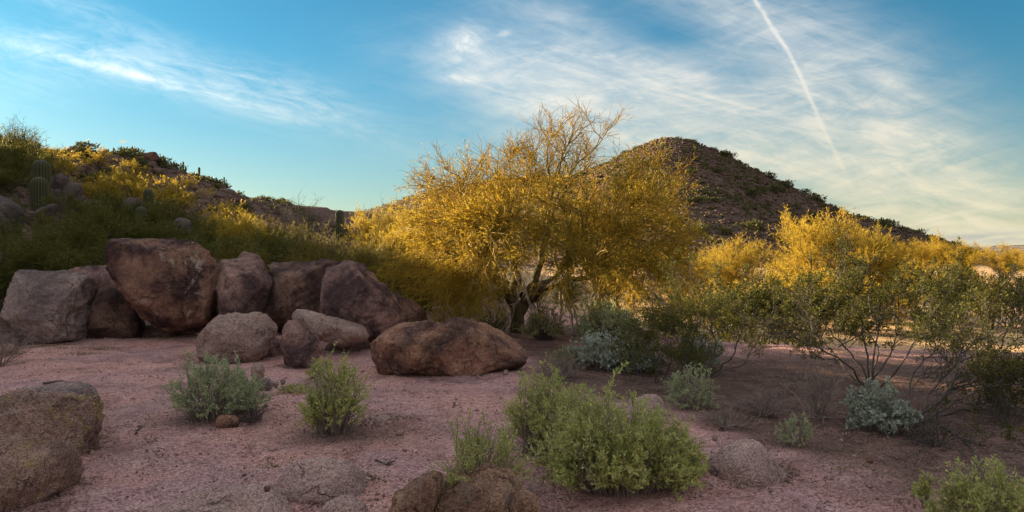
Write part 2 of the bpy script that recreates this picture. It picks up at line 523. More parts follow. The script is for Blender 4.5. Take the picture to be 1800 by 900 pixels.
def soil_mask(x, y):
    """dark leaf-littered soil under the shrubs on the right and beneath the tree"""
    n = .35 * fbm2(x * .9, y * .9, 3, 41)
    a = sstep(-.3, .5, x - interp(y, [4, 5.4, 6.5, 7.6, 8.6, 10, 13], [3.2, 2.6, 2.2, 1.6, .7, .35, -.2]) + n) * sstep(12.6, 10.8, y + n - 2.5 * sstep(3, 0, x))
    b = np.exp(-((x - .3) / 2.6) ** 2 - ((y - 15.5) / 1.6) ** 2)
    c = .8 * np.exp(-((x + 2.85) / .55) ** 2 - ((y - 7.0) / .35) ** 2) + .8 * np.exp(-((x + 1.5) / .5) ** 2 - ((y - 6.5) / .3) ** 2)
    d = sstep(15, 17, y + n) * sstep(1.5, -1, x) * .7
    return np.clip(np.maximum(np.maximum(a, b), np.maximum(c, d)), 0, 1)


def gravel_mat():
    m, t, o = new_mat('pink_gravel')
    tcn = t.nodes.new('ShaderNodeTexCoord'); vec = tcn.outputs['Object']
    at_ = t.nodes.new('ShaderNodeAttribute'); at_.attribute_name = 'soil'; soil = V(t, at_.outputs['Fac'])
    n0 = noise(t, vec, .7, 6, .6); n1 = noise(t, vec, 3.5, 6, .65); n2 = noise(t, vec, 28, 5, .7); n3 = noise(t, vec, 90, 3, .7)
    vo = t.nodes.new('ShaderNodeTexVoronoi'); vo.inputs['Scale'].default_value = 70; t.links.new(vec, vo.inputs['Vector'])
    vs = t.nodes.new('ShaderNodeSeparateColor'); t.links.new(vo.outputs['Color'], vs.inputs[0]); cell = V(t, vs.outputs[0])
    col = mixc(t, n0.step(.3, .7), G_A, G_B)
    col = mixc(t, n1.step(.45, .75) * .6, col, G_C)
    col = mixc(t, noise(t, vec, 1.4, 7, .68, .8).step(.47, .68) * .8, col, (.24, .125, .108))
    col = mixc(t, noise(t, vec, .45, 5, .6, .4).step(.5, .72) * .5, col, (.36, .215, .21))
    sa = t.nodes.new('ShaderNodeAttribute'); sa.attribute_name = 'sand'
    col = mixc(t, V(t, sa.outputs['Fac']), col, mixc(t, n1.step(.35, .7), (.54, .345, .20), (.40, .265, .145)))
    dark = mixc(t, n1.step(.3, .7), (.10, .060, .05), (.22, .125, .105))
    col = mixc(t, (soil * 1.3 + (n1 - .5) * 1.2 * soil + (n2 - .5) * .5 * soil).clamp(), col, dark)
    col = mixc(t, 1.0, col, mixc(t, cell, (.55,) * 3, (1.4,) * 3), 'MULTIPLY')
    col = mixc(t, 1.0, col, mixc(t, n2, (.6,) * 3, (1.4,) * 3), 'MULTIPLY')
    h = n2 * .8 + n3 * .4 + V(t, vo.outputs['Distance']) * -.5 + n1 * .6
    principled(t, o, col, .92, h, .8, .03, .15)
    return m


G_A, G_B, G_C = (.59, .30, .255), (.42, .24, .255), (.61, .40, .37)
M_gravel = gravel_mat()
xs = axis((-9.5, 9.5, .075), -4000, 4000, 1.06)
ys = axis((3.0, 17.0, .075), -600, 8000, 1.05)
me, X, Y, Z = grid_mesh('ground', xs, ys, lambda x, y: gz_base(x, y) + .012 * fbm2(x * 6, y * 6, 3, 3) * (np.hypot(x, y) < 30), M_gravel)
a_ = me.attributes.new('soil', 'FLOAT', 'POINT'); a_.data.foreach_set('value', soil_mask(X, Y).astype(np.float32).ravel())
b_ = me.attributes.new('sand', 'FLOAT', 'POINT'); b_.data.foreach_set('value', np.maximum(sstep(0, 4, wash_w(X, Y)) * sstep(-1, 3, X), sstep(18, 30, Y)).astype(np.float32).ravel())
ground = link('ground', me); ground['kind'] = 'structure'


def gz(x, y):
    """height of whatever ground is uppermost"""
    x = np.atleast_1d(np.asarray(x, float)); y = np.atleast_1d(np.asarray(y, float))
    return np.maximum(np.maximum(gz_base(x, y), hillside_z(x, y)), mount_z(x, y))


def slope_mat(name, a, b, c, s):
    m, t, o = new_mat(name)
    tcn = t.nodes.new('ShaderNodeTexCoord'); vec = tcn.outputs['Object']
    n1 = noise(t, vec, .12 * s, 8, .65); n2 = noise(t, vec, .9 * s, 6, .7)
    vo = t.nodes.new('ShaderNodeTexVoronoi'); vo.inputs['Scale'].default_value = 1.1 * s; t.links.new(vec, vo.inputs['Vector'])
    vs = t.nodes.new('ShaderNodeSeparateColor'); t.links.new(vo.outputs['Color'], vs.inputs[0]); cell = V(t, vs.outputs[0])
    col = mixc(t, n1.step(.35, .65), a, b)
    col = mixc(t, n2.step(.5, .7) * .7, col, c)
    col = mixc(t, 1.0, col, mixc(t, cell, (.55,) * 3, (1.4,) * 3), 'MULTIPLY')
    h = n2 + V(t, vo.outputs['Distance']) * -.8
    principled(t, o, col, .95, h, 1.0, .5 / s, .1)
    return m


M_hill = slope_mat('stony_slope', (.105, .064, .052), (.135, .080, .064), (.075, .060, .040), 2.0)
M_side = slope_mat('stony_hillside', (.12, .070, .057), (.16, .092, .075), (.075, .065, .038), 9)
xs = axis((-46, -3, .35), -130, -2, 1.08); ys = axis((8, 120, .45), -70, 262, 1.08)
me, *_ = grid_mesh('hillside', xs, ys, lambda x, y: hillside_z(x, y) - .02 + .12 * fbm2(x * 1.4, y * 1.4, 3, 23) * sstep(.2, 2, hillside_z(x, y)), M_side)
hs = link('hillside', me); hs['kind'] = 'structure'
xs = np.arange(-150, 165, 1.1); ys = np.arange(100, 400, 1.1)
me, *_ = grid_mesh('hill', xs, ys, lambda x, y: mount_z(x, y) - .5 + .22 * fbm2(x * .7, y * .7, 3, 33), M_hill)
hl = link('hill', me); hl['kind'] = 'structure'
# low mountains far out on the plain
M_far = slope_mat('far_mountain', (.16, .15, .17), (.2, .18, .2), (.14, .13, .15), .02)
def far_z(x, y): return (62 + 42 * fbm2(x * .002, y * .002, 3, 51) + 10 * fbm2(x * .02, y * .02, 2, 52)) * np.exp(-((y - 3500) / 500) ** 2) * sstep(1500, 2600, x) - 4
me, *_ = grid_mesh('far_mountains', np.arange(1200, 7000, 40), np.arange(2200, 4800, 60), far_z, M_far)
fm = link('mountains', me); fm['kind'] = 'structure'

# ------------------------------------------------------------------ boulders
M_giant = rock_mat('varnished_granite', (.075, .037, .038), (.235, .115, .09), (.39, .205, .145), .68, .8, 1.3, (.50, .40, .36), .12)
M_grey = rock_mat('grey_granite', (.15, .105, .11), (.32, .225, .215), (.46, .32, .28), .5, .25, 1.4, (.5, .44, .42))
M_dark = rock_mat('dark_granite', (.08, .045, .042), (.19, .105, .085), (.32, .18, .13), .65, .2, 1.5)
M_purple = rock_mat('mauve_granite', (.10, .058, .062), (.29, .165, .155), (.47, .27, .22), .6, .25, 1.5)
M_pale = rock_mat('pale_granite', (.20, .12, .105), (.42, .27, .24), (.55, .37, .32), .35, .3, 2.0, (.6, .5, .46))
M_orange = rock_mat('rusty_granite', (.08, .042, .042), (.32, .145, .10), (.50, .26, .18), .55, .5, 2.0, (.55, .42, .36), .1)
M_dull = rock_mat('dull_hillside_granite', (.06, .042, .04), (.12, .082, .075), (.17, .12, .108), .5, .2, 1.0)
M_dome = rock_mat('gravelly_granite', (.36, .225, .215), (.52, .325, .295), (.60, .41, .37), .35, .15, 1.6, (.62, .5, .45), 0, 1.0)
M_slab = rock_mat('foreground_granite', (.21, .115, .095), (.38, .21, .17), (.47, .29, .235), .5, .25, 2.2, (.55, .42, .38), .40, 1.1)
M_brown = rock_mat('cracked_brown_granite', (.17, .085, .065), (.36, .19, .135), (.48, .29, .18), .5, .15, 2.4)


def rock_shape(lp, depth, p, seed, level=5, fronts=None, amp=.06, cracks=.05, skew=(.12, .5), chips=13):
    """solid rock whose front outline is the convex polygon lp (x, z); half depth given"""
    rg = np.random.default_rng(seed)
    h = hull2(lp); c = h.mean(0); q = h - c
    pl = []
    n = len(q)
    for i in range(n):
        a, b = q[i], q[(i + 1) % n]
        e = b - a; L = np.hypot(*e)
        if L < 1e-4: continue
        nx, nz = e[1] / L, -e[0] / L
        hh = a[0] * nx + a[1] * nz
        for s_ in (-1, 1):
            k = rg.uniform(*skew) * s_
            m = math.sqrt(1 + k * k); pl.append((nx / m, k / m, nz / m, max(hh, .02) / m))
    fr = fronts if fronts is not None else [(rg.uniform(-.5, .5), -1, rg.uniform(-.2, .55), rg.uniform(.85, 1.1)) for _ in range(4)]
    for (x, y, z, f) in list(fr) + [(rg.uniform(-.4, .4), 1, rg.uniform(-.3, .4), 1.0) for _ in range(3)]:
        v = np.array([x, y, z]) / math.sqrt(x * x + y * y + z * z); pl.append((*v, depth * f * abs(v[1])))
    pl = np.array(pl)
    d, f = ico(level)
    a = np.maximum(d @ pl[:, :3].T, 0) / pl[:, 3]
    r = (a ** p).sum(1) ** (-1 / p) * 1.03
    v = d * r[:, None]
    size = float(np.sqrt(np.ptp(h[:, 0]) * np.ptp(h[:, 1])))
    o = rg.uniform(0, 50, 3)
    w = v / size
    disp = amp * fbm(w * 3 + o, 4, seed) * .6 + amp * .34 * fbm(w * 10 + o, 4, seed + 5, .6)
    cr = ridged(w * 2.2 + o, 3, seed + 9)
    disp = disp - cracks * np.clip(cr - 1.15, 0, 1)
    # flaked-off shells: terraces in a noise field
    fl = fbm(w * 1.7 + o + 20, 3, seed + 3)
    st_ = np.floor(fl * 4) + sstep(.42, .58, fl * 4 - np.floor(fl * 4))
    disp = disp + amp * .8 * st_ / 4
    v = v + d * (disp * size)[:, None]
    # broken faces: flat chips struck off the solid
    for i in range(chips):
        n_ = rg.normal(0, 1, 3); n_[1] = -abs(n_[1]) * 1.1; n_ /= np.linalg.norm(n_)
        s_ = v @ n_; lim = s_.max() * rg.uniform(.80, .93)
        v = v - np.maximum(s_ - lim, 0)[:, None] * n_ * .93
    v = v + d * (.010 * size * fbm(w * 22 + o, 3, seed + 41, .6))[:, None]
    return v, f, c


def boulder(name, label, poly, Y, depth, mat, seed, p=14, level=5, sink=22, cat='boulder', parent=None, group=None, yaw=0, spread=1.0, **kw):
    pts = np.array([at(x, y, Y) for x, y in poly])
    lp = pts[:, [0, 2]]
    zb = lp[:, 1].min(); zt = lp[:, 1].max()
    low = lp[:, 1] < zb + .22 * (zt - zb)
    cx_ = lp[:, 0].mean(); fl_ = lp[low] + np.array([0, -sink / F * Y]); fl_[:, 0] = cx_ + (fl_[:, 0] - cx_) * spread
    lp = np.concatenate([lp, fl_]) if sink else lp
    v, f, c = rock_shape(lp, depth, p, seed, level, **kw)
    if yaw:
        cy, sy = math.cos(yaw), math.sin(yaw); v = np.stack([v[:, 0] * cy - v[:, 1] * sy, v[:, 0] * sy + v[:, 1] * cy, v[:, 2]], 1)
    me = make_mesh(name, v, None, f, mat)
    o = link(name, me, parent, (c[0], Y, c[1]))
    if parent is None: tag(o, label, cat, group)
    return o


GB = 'boulders piled across the clearing'
boulder('boulder', 'giant dark varnished boulder with white flecks, highest of the pile', [(189, 432), (199, 415), (235, 418), (300, 415), (345, 428), (385, 455), (394, 490), (392, 540), (372, 570), (335, 588), (290, 583), (258, 545), (215, 500), (190, 460)], 14.2, 1.15, M_giant, 3, p=26, level=6, sink=0, group=GB,
        fronts=[(-.45, -1, -.15, .95), (.12, -1, .22, .9), (.6, -1, .1, 1.05), (0, -1, -.55, 1.0)], amp=.042)
boulder('boulder', 'blocky grey granite boulder at the outer end of the pile', [(19, 490), (30, 476), (120, 474), (158, 484), (156, 520), (142, 575), (115, 598), (40, 600), (18, 560)], 13.6, .85, M_grey, 5, p=24, level=6, group=GB,
        fronts=[(-.3, -1, .3, .9), (.35, -1, .12, .9), (.1, -1, -.2, 1.0)])
boulder('boulder', 'flat-topped mauve boulder wedged behind the grey end block', [(108, 480), (150, 466), (197, 464), (225, 500), (180, 540), (120, 520)], 15.6, .9, M_purple, 8, p=14, group=GB)
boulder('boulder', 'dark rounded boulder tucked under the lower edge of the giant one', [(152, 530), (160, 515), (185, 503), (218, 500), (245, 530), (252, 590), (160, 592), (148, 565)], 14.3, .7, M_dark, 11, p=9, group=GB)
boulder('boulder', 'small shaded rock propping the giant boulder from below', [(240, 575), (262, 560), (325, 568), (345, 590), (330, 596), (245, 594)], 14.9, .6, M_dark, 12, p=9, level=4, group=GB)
boulder('boulder', 'smooth mauve boulder just right of the giant one', [(380, 466), (392, 457), (455, 455), (479, 490), (472, 530), (458, 556), (385, 562)], 14.6, .9, M_purple, 14, p=20, level=6, group=GB,
        fronts=[(-.1, -1, .25, .9), (.5, -1, .0, .95), (-.5, -1, 0, 1.1)], amp=.035)
boulder('boulder', 'small knobbly rock resting on top of the mauve boulder', [(412, 456), (420, 442), (445, 440), (462, 449), (467, 472), (414, 474)], 15.3, .4, M_purple, 15, p=9, level=4, group=GB)
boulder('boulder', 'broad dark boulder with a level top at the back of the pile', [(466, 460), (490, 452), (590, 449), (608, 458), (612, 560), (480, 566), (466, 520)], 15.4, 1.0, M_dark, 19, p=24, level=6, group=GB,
        fronts=[(-.25, -1, .12, .9), (.3, -1, .3, .85), (.1, -1, -.2, 1.0)])
boulder('boulder', 'rounded boulder with a tan broken face above the slanting slab', [(548, 500), (565, 475), (610, 458), (640, 462), (662, 485), (700, 520), (722, 548), (715, 578), (690, 588), (620, 592), (566, 560)], 13.7, .95, M_purple, 23, p=22, level=6, group=GB,
        fronts=[(-.45, -1, .45, .92), (.1, -1, .55, .9), (.15, -1, -.35, .82), (.7, -1, .2, .95)])
boulder('boulder', 'dark sloping rock at the tree end of the pile', [(670, 520), (690, 508), (716, 520), (746, 548), (750, 580), (690, 588)], 14.4, .6, M_dark, 24, p=9, group=GB)
boulder('boulder', 'pale pink granite boulder lying in front of the pile', [(328, 582), (345, 556), (400, 548), (465, 551), (493, 568), (493, 590), (468, 618), (440, 632), (380, 627), (335, 612)], 11.9, .6, M_pale, 27, p=9, level=6, group=GB, amp=.06)
boulder('boulder', 'low shaded rock between the pale boulder and the upright stone', [(455, 605), (475, 590), (498, 596), (502, 618), (470, 625)], 12.3, .35, M_purple, 28, p=8, level=4, group=GB)
boulder('boulder', 'upright tapering stone leaning beside the pale boulder', [(494, 605), (499, 575), (513, 559), (532, 568), (557, 606), (548, 636), (505, 641), (492, 622)], 11.1, .4, M_purple, 31, p=14, chips=3, group=GB)
boulder('boulder', 'slanting slab with a tan upper face over a dark hollow', [(511, 553), (530, 541), (560, 547), (640, 574), (648, 596), (600, 612), (560, 600), (522, 572)], 12.4, .65, M_pale, 33, p=14, sink=0, group=GB,
        fronts=[(.2, -1, -.6, .7), (-.2, -1, -.9, .9), (0, -1, .9, .9)], chips=2)
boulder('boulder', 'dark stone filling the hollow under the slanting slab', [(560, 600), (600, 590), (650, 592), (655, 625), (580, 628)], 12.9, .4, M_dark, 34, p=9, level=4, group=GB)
boulder('boulder', 'long low reddish boulder lying in front of the big tree', [(637, 592), (650, 577), (700, 571), (745, 556), (815, 556), (870, 566), (925, 596), (952, 625), (910, 645), (870, 655), (720, 653), (655, 640), (642, 615)], 10.3, .72, M_orange, 39, p=14, level=6, sink=14, group=GB,
        fronts=[(-.25, -1, .15, .9), (.15, -1, .35, .85), (.05, -1, -.35, .8), (.75, -1, .25, .95)])
GS = 'loose rocks lying on the gravel'
boulder('rock', 'small rounded rock at the picture edge before the grey block', [(-20, 600), (-5, 584), (20, 588), (30, 604), (10, 615), (-18, 612)], 12.4, .3, M_purple, 41, p=8, level=4, cat='rock', group=GS)
boulder('rock', 'low mauve rock half under its neighbour by the grey block', [(-30, 612), (0, 603), (26, 606), (30, 622), (5, 634), (-30, 634)], 11.9, .3, M_purple, 42, p=8, level=4, cat='rock', group=GS)
GO = 'outcrop at the near corner of the clearing'
boulder('outcrop', 'broad foreground rock slab with yellow lichen along its edge', [(-70, 700), (-30, 693), (138, 689), (161, 705), (159, 745), (150, 782), (-70, 790)], 5.85, .5, M_slab, 45, p=14, sink=90, spread=.97, cat='rock outcrop', group=GO, level=6,
        fronts=[(-.1, -1, .3, .9), (.3, -1, .15, .9), (.1, -1, -.3, .9)])
boulder('outcrop', 'rounded gravelly lobe bulging below the lichen-edged slab', [(-90, 782), (85, 770), (132, 795), (134, 828), (60, 852), (-90, 852)], 5.0, .42, M_slab, 47, p=9, sink=90, spread=1.0, cat='rock outcrop', group=GO)
boulder('outcrop', 'grey lichened rock showing behind the foreground slab', [(5, 686), (60, 675), (130, 671), (163, 690), (160, 715), (10, 720)], 6.5, .4, M_grey, 48, p=9, cat='rock outcrop', group=GO)
GD = 'granite domes half buried in the gravel'
def dome(label, poly, Y, depth, seed, mat=None, p=4.0, **kw):
    return boulder('granite_dome', label, poly, Y, depth, mat or M_dome, seed, p=p, cat='rock', group=GD, sink=40, skew=(.3, .7), amp=.04, chips=0, cracks=.02, spread=1.25, **kw)
dome('rounded gravelly granite dome in the middle foreground', [(462, 845), (480, 815), (520, 796), (590, 794), (640, 805), (668, 842), (655, 880), (480, 890)], 5.1, .42, 51)
dome('low granite knob cut by the bottom edge of the picture', [(545, 905), (562, 878), (600, 864), (640, 868), (655, 900), (640, 930), (550, 930)], 4.55, .22, 52)
dome('wide flat granite sheet with an orange tint at the bottom edge', [(190, 925), (260, 872), (340, 842), (430, 826), (500, 838), (560, 900), (560, 930)], 4.75, .5, 53, p=4)
dome('smooth speckled granite dome beside the little pale shrub', [(1222, 805), (1258, 766), (1320, 758), (1372, 786), (1406, 836), (1330, 842), (1235, 835)], 5.5, .42, 54)
dome('low pinkish granite dome behind the big green bush', [(1080, 705), (1118, 688), (1165, 688), (1184, 722), (1170, 738), (1090, 738)], 7.2, .35, 55)
dome('low grey granite hump next to the round green bush', [(640, 750), (658, 722), (690, 722), (705, 748), (690, 762), (650, 764)], 6.9, .28, 56)
GC = 'pieces of the cracked brown rock'
boulder('rock', 'tan flank split from the cracked brown foreground rock', [(690, 872), (740, 826), (777, 821), (787, 850), (745, 905), (720, 930), (688, 930)], 4.6, .22, M_brown, 61, p=12, sink=60, spread=1.1, cat='rock', group=GC)
boulder('rock', 'cracked brown rock under the wispy foreground shrub', [(744, 895), (784, 850), (830, 826), (900, 832), (938, 862), (944, 915), (930, 935), (735, 935)], 4.75, .35, M_brown, 62, p=12, sink=60, spread=1.1, cat='rock', group=GC)
boulder('rock', 'small knob at the dry end of the cracked rock', [(893, 884), (925, 852), (948, 880), (955, 912), (930, 930), (896, 920)], 4.5, .12, M_brown, 63, p=8, level=4, cat='rock', group=GC)
for lab, poly, Y, dp, mt, sd_ in [
    ('orange potato-shaped stone in front of the leafy grey-green bush', [(373, 742), (380, 732), (410, 730), (423, 738), (420, 750), (398, 756), (376, 750)], 6.75, .09, M_orange, 71),
    ('dark angular stone lying on the gravel below the outcrop', [(58, 860), (72, 850), (92, 842), (95, 848), (78, 862), (62, 863)], 5.0, .04, M_dark, 72),
    ('dark pebble perched on the wide flat granite sheet', [(462, 858), (470, 852), (477, 853), (474, 860), (464, 861)], 4.55, .02, M_dark, 73),
    ('pale rock behind the leafy grey-green bush', [(440, 642), (455, 632), (466, 645), (462, 668), (440, 664)], 9.2, .13, M_pale, 74),
    ('mauve rock low beside the leafy grey-green bush', [(448, 672), (462, 660), (478, 664), (480, 682), (455, 686)], 8.6, .1, M_grey, 75),
    ('small round stone between the two bushes', [(477, 672), (486, 668), (491, 676), (484, 681)], 8.7, .05, M_pale, 76),
    ('small pale stone beside the mossy patch', [(492, 667), (499, 664), (503, 671), (496, 676)], 8.8, .05, M_grey, 77),
    ('orange stone lying on the dark soil at the shrubs', [(1523, 805), (1528, 801), (1536, 803), (1537, 809), (1526, 810)], 5.8, .025, M_orange, 78),
    ('pinkish stone at the top of the speckled dome', [(1251, 766), (1256, 761), (1263, 764), (1263, 770), (1253, 771)], 6.0, .03, M_pale, 79),
    ('little pale stone at the tip of the long reddish boulder', [(883, 652), (890, 649), (897, 653), (892, 657), (884, 656)], 9.9, .04, M_pale, 80)]:
    boulder('stone', lab, poly, Y, dp, mt, sd_, p=7, level=3, sink=5, cat='stone', group='loose stones on the gravel')
# boulders up on the hillside
GH = 'boulders on the brushy hillside'
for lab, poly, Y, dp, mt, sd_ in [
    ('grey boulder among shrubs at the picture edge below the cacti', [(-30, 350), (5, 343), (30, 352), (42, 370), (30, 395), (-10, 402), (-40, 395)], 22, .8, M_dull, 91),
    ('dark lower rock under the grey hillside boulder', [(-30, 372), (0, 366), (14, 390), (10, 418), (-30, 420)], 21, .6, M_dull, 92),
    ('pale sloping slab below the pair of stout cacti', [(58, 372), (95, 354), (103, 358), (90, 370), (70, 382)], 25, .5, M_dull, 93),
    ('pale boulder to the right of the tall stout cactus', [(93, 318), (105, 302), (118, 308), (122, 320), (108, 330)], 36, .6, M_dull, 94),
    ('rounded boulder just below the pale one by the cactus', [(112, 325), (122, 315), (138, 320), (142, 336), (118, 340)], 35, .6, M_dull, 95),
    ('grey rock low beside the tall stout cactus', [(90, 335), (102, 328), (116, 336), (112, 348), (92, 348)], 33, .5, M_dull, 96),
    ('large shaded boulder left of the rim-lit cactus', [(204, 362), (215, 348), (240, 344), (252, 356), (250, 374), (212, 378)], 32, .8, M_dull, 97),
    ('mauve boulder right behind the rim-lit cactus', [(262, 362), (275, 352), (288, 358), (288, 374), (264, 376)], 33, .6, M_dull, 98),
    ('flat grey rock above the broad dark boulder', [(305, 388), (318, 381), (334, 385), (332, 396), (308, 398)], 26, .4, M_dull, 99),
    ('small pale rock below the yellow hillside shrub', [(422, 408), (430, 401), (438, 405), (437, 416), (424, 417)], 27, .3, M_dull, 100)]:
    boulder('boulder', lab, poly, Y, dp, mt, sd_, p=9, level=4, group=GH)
boulder('outcrop', 'dark craggy outcrop on the skyline above the cacti', [(112, 285), (116, 262), (122, 258), (148, 262), (152, 285), (140, 292)], 66, 2.5, M_dark, 105, p=14, level=4, cat='rock outcrop', amp=.12, group='outcrops on the hillside skyline')
boulder('outcrop', 'long flat-topped outcrop on the hillside skyline', [(212, 282), (220, 270), (240, 268), (262, 270), (266, 266), (277, 268), (278, 282), (230, 292)], 76, 2.5, M_dark, 106, p=16, level=4, cat='rock outcrop', amp=.1, group='outcrops on the hillside skyline')

# ------------------------------------------------------------------ plant materials
M_pv_leaf = leaf_mat('palo_verde_twigs', (.50, .345, .042), (.34, .255, .038), (.60, .39, .042), .5, .2)
M_pv_bark = bark_mat('palo_verde_bark', (.05, .042, .022), (.10, .078, .04), 9)
M_pv_twig = bark_mat('palo_verde_branch', (.10, .075, .026), (.44, .31, .085), 2.5)
M_olv_leaf = leaf_mat('olive_desert_twigs', (.15, .125, .028), (.22, .17, .035), (.34, .24, .04), .3, .12)
M_bark = bark_mat('grey_bark', (.05, .04, .036), (.14, .11, .10), 14)
M_pale = bark_mat('dead_pale_wood', (.28, .22, .19), (.40, .33, .29), 14)
M_mesq_leaf = leaf_mat('mesquite_leaves', (.085, .085, .018), (.135, .125, .022), (.20, .165, .03), .35, .12)
M_creo_leaf = leaf_mat('creosote_leaves', (.06, .066, .013), (.11, .105, .019), (.22, .18, .025), .30, .06)
M_grn_leaf = leaf_mat('green_bursage_leaves', (.36, .38, .13), (.54, .53, .18), (.64, .55, .20), .30, .15)
M_grn2_leaf = leaf_mat('grey_green_leaves', (.32, .37, .22), (.46, .49, .27), (.55, .52, .22), .28, .12)
M_brit_leaf = leaf_mat('brittlebush_leaves', (.30, .33, .265), (.42, .43, .355), (.34, .31, .18), .15, .08)
M_olive_leaf = leaf_mat('olive_leaves', (.28, .26, .13), (.38, .34, .17), (.42, .36, .20), .25, .1)
M_dry = bark_mat('dry_twigs', (.20, .145, .125), (.33, .25, .22), 20)
M_shrub = leaf_mat('hill_shrub_leaves', (.075, .080, .028), (.11, .105, .035), (.17, .135, .04), .25, .1)
M_weed = leaf_mat('low_weeds', (.13, .145, .035), (.22, .20, .06), None, .3)


def root_at(name, loc, label, cat, group=None):
    o = bpy.data.objects.new(name, None); COL.objects.link(o)
    o.empty_display_size = .2; o.location = loc
    return tag(o, label, cat, group)


def taper(r0, r1, S, pw=1.0):
    q = np.linspace(0, 1, S)[None, :] ** pw
    return r0[:, None] * (1 - q) + r1[:, None] * q


def sprigs(acc, P, per, L, Wd, rg, spread=40, t0=.15):
    """small blades set along every twig"""
    p, d, k, tt = sprout(P, per, t0, 1.0, spread, rg, .4)
    leaves(acc, p, d, L * rg.uniform(.6, 1.3, len(p)), Wd * rg.uniform(.7, 1.3, len(p)), rg)


# ------------------------------------------------------------------ the big palo verde
def big_palo_verde():
    rg = np.random.default_rng(101)
    Y0 = 15.6
    base = at(912, 590, Y0); base[2] = gz(base[0], base[1])[0] - .05
    root = root_at('palo_verde_tree', base, 'big golden palo verde tree with a wide feathery crown behind the long reddish boulder', 'tree')
    lc = lambda x, y, dy=0: at(x, y, Y0 + dy) - base
    tr, br, tw, fo = Acc(), Acc(), Acc(), Acc()
    # trunk that forks low, leaning stems
    stems = [([lc(912, 600), lc(908, 560), lc(903, 525), lc(908, 490), lc(900, 455, .1), lc(893, 420, .2)], .155, .085),
             ([lc(913, 548, .05), lc(930, 515, .2), lc(945, 480, .3), lc(955, 440, .4), lc(960, 400, .5)], .11, .06),
             ([lc(903, 535, -.05), lc(885, 505, -.35), lc(862, 480, -.6), lc(835, 462, -.8)], .085, .05),
             ([lc(925, 530, .1), lc(960, 505, -.4), lc(1000, 492, -.7), lc(1040, 487, -.9)], .08, .045),
             ([lc(906, 500, .2), lc(890, 480, .9), lc(870, 460, 1.4)], .08, .05),
             ([lc(920, 520, .2), lc(950, 500, 1.0), lc(985, 480, 1.6)], .075, .045)]
    for pts, ra, rb in stems:
        pts = np.array(pts); n = 14
        q = np.linspace(0, len(pts) - 1, n); P = np.stack([np.interp(q, np.arange(len(pts)), pts[:, i]) for i in range(3)], 1)
        P[1:-1] += rg.normal(0, .018, (n - 2, 3))
        r = np.linspace(ra, rb, n); r[:2] *= [1.35, 1.15]
        tubes(tr, P[None], (r * (1 + rg.normal(0, .05, n)))[None], 9)
    # limbs reach out to the crown's outline
    T = [(715, 470, -.3), (690, 420, .6), (740, 385, -1.2), (735, 320, .2), (760, 290, .9), (790, 270, -.5), (830, 275, 1.2), (880, 250, -.3), (905, 245, .5), (945, 220, 0), (985, 205, .6), (1010, 215, -.6), (1060, 215, .3),
         (1060, 262, 1.2), (1115, 290, -.8), (1160, 275, .2), (1185, 300, -.3), (1195, 345, .8), (1215, 390, -.5), (1220, 440, .4), (1225, 490, -.6), (1190, 520, .3), (1130, 500, -1.6), (1060, 430, -2.2), (970, 350, -2.4), (870, 380, -2.3),
         (790, 430, -1.9), (770, 505, -.9), (720, 520, .3), (850, 330, 2.3), (960, 300, 2.4), (1060, 340, 2.3), (1130, 420, 1.9), (760, 380, 1.9), (800, 340, -1.5), (1040, 320, -1.7), (920, 290, -1.2), (1110, 360, -1.5),
         (880, 440, -2.6), (840, 490, -2.3), (975, 500, -2.3), (960, 400, -2.8), (1020, 440, -2.5), (1050, 500, -2.0), (800, 470, -2.0), (1000, 390, -2.7), (1150, 540, -.8), (1100, 470, -1.9), (690, 480, .2), (740, 535, -.2), (1240, 520, .2), (930, 350, -2.6), (1140, 560, .6), (1200, 560, .1), (800, 540, .8), (900, 420, -2.4), (1000, 470, -2.3), (820, 520, -1.5), (1090, 545, -1.0), (950, 420, 2.2), (860, 450, 2.0), (1190, 470, -1.4), (1150, 330, 1.2)]
    starts = [lc(893, 425, .2), lc(958, 410, .5), lc(838, 464, -.8), lc(1036, 487, -.9), lc(872, 462, 1.4), lc(983, 481, 1.6), lc(903, 470, .1), lc(952, 450, .4), lc(900, 445, .1)]
    limbs = []
    for (x, y, dy) in T:
        y = y + max(0, 330 - y) * .14; x = 950 + (x - 950) * .97
        e = lc(x, y, dy); ds = [np.linalg.norm((e - s_) * [1, 1, .6]) + max(0, s_[2] - e[2]) * 1.2 for s_ in starts]
        s0 = starts[int(np.argmin(ds))]
        n = 9; q = np.linspace(0, 1, n)[:, None]
        L = np.linalg.norm(e - s0)
        up = np.array([0, 0, 1.0]) * L * (.30 if e[2] < 2.6 else .07)
        P = s0 + (e - s0) * q * .93 + up * np.sin(q * np.pi) + np.concatenate([np.zeros((1, 3)), np.cumsum(rg.normal(0, .05, (n - 1, 3)), 0)]) * .8
        limbs.append(P)
    P1 = np.array(limbs); N1 = len(P1)
    ztip = P1[:, -1, 2]
    tubes(br, P1, taper(rg.uniform(.032, .05, N1), np.full(N1, .009), 9, .8), 6)
    p, d, k, tt = sprout(P1, 10, .2, 1.0, 38, rg)
    hgt = sstep(2.6, 4.4, ztip[k])
    L2 = rg.uniform(.45, .95, len(p)) * (1 - .25 * tt)
    P2 = np.zeros((len(p), 7, 3)); 
    P2 = grow(p, d + np.stack([0 * hgt, 0 * hgt, .3 * hgt], 1), L2, 6, .16, (0, 0, .03), rg)
    tubes(br, P2, taper(np.full(len(p), .012), np.full(len(p), .005), 7), 4)
    p3, d3, k3, t3 = sprout(P2, 9, .12, 1.0, 38, rg)
    L3 = rg.uniform(.25, .6, len(p3))
    low = 1 - sstep(1.2, 2.6, p3[:, 2])
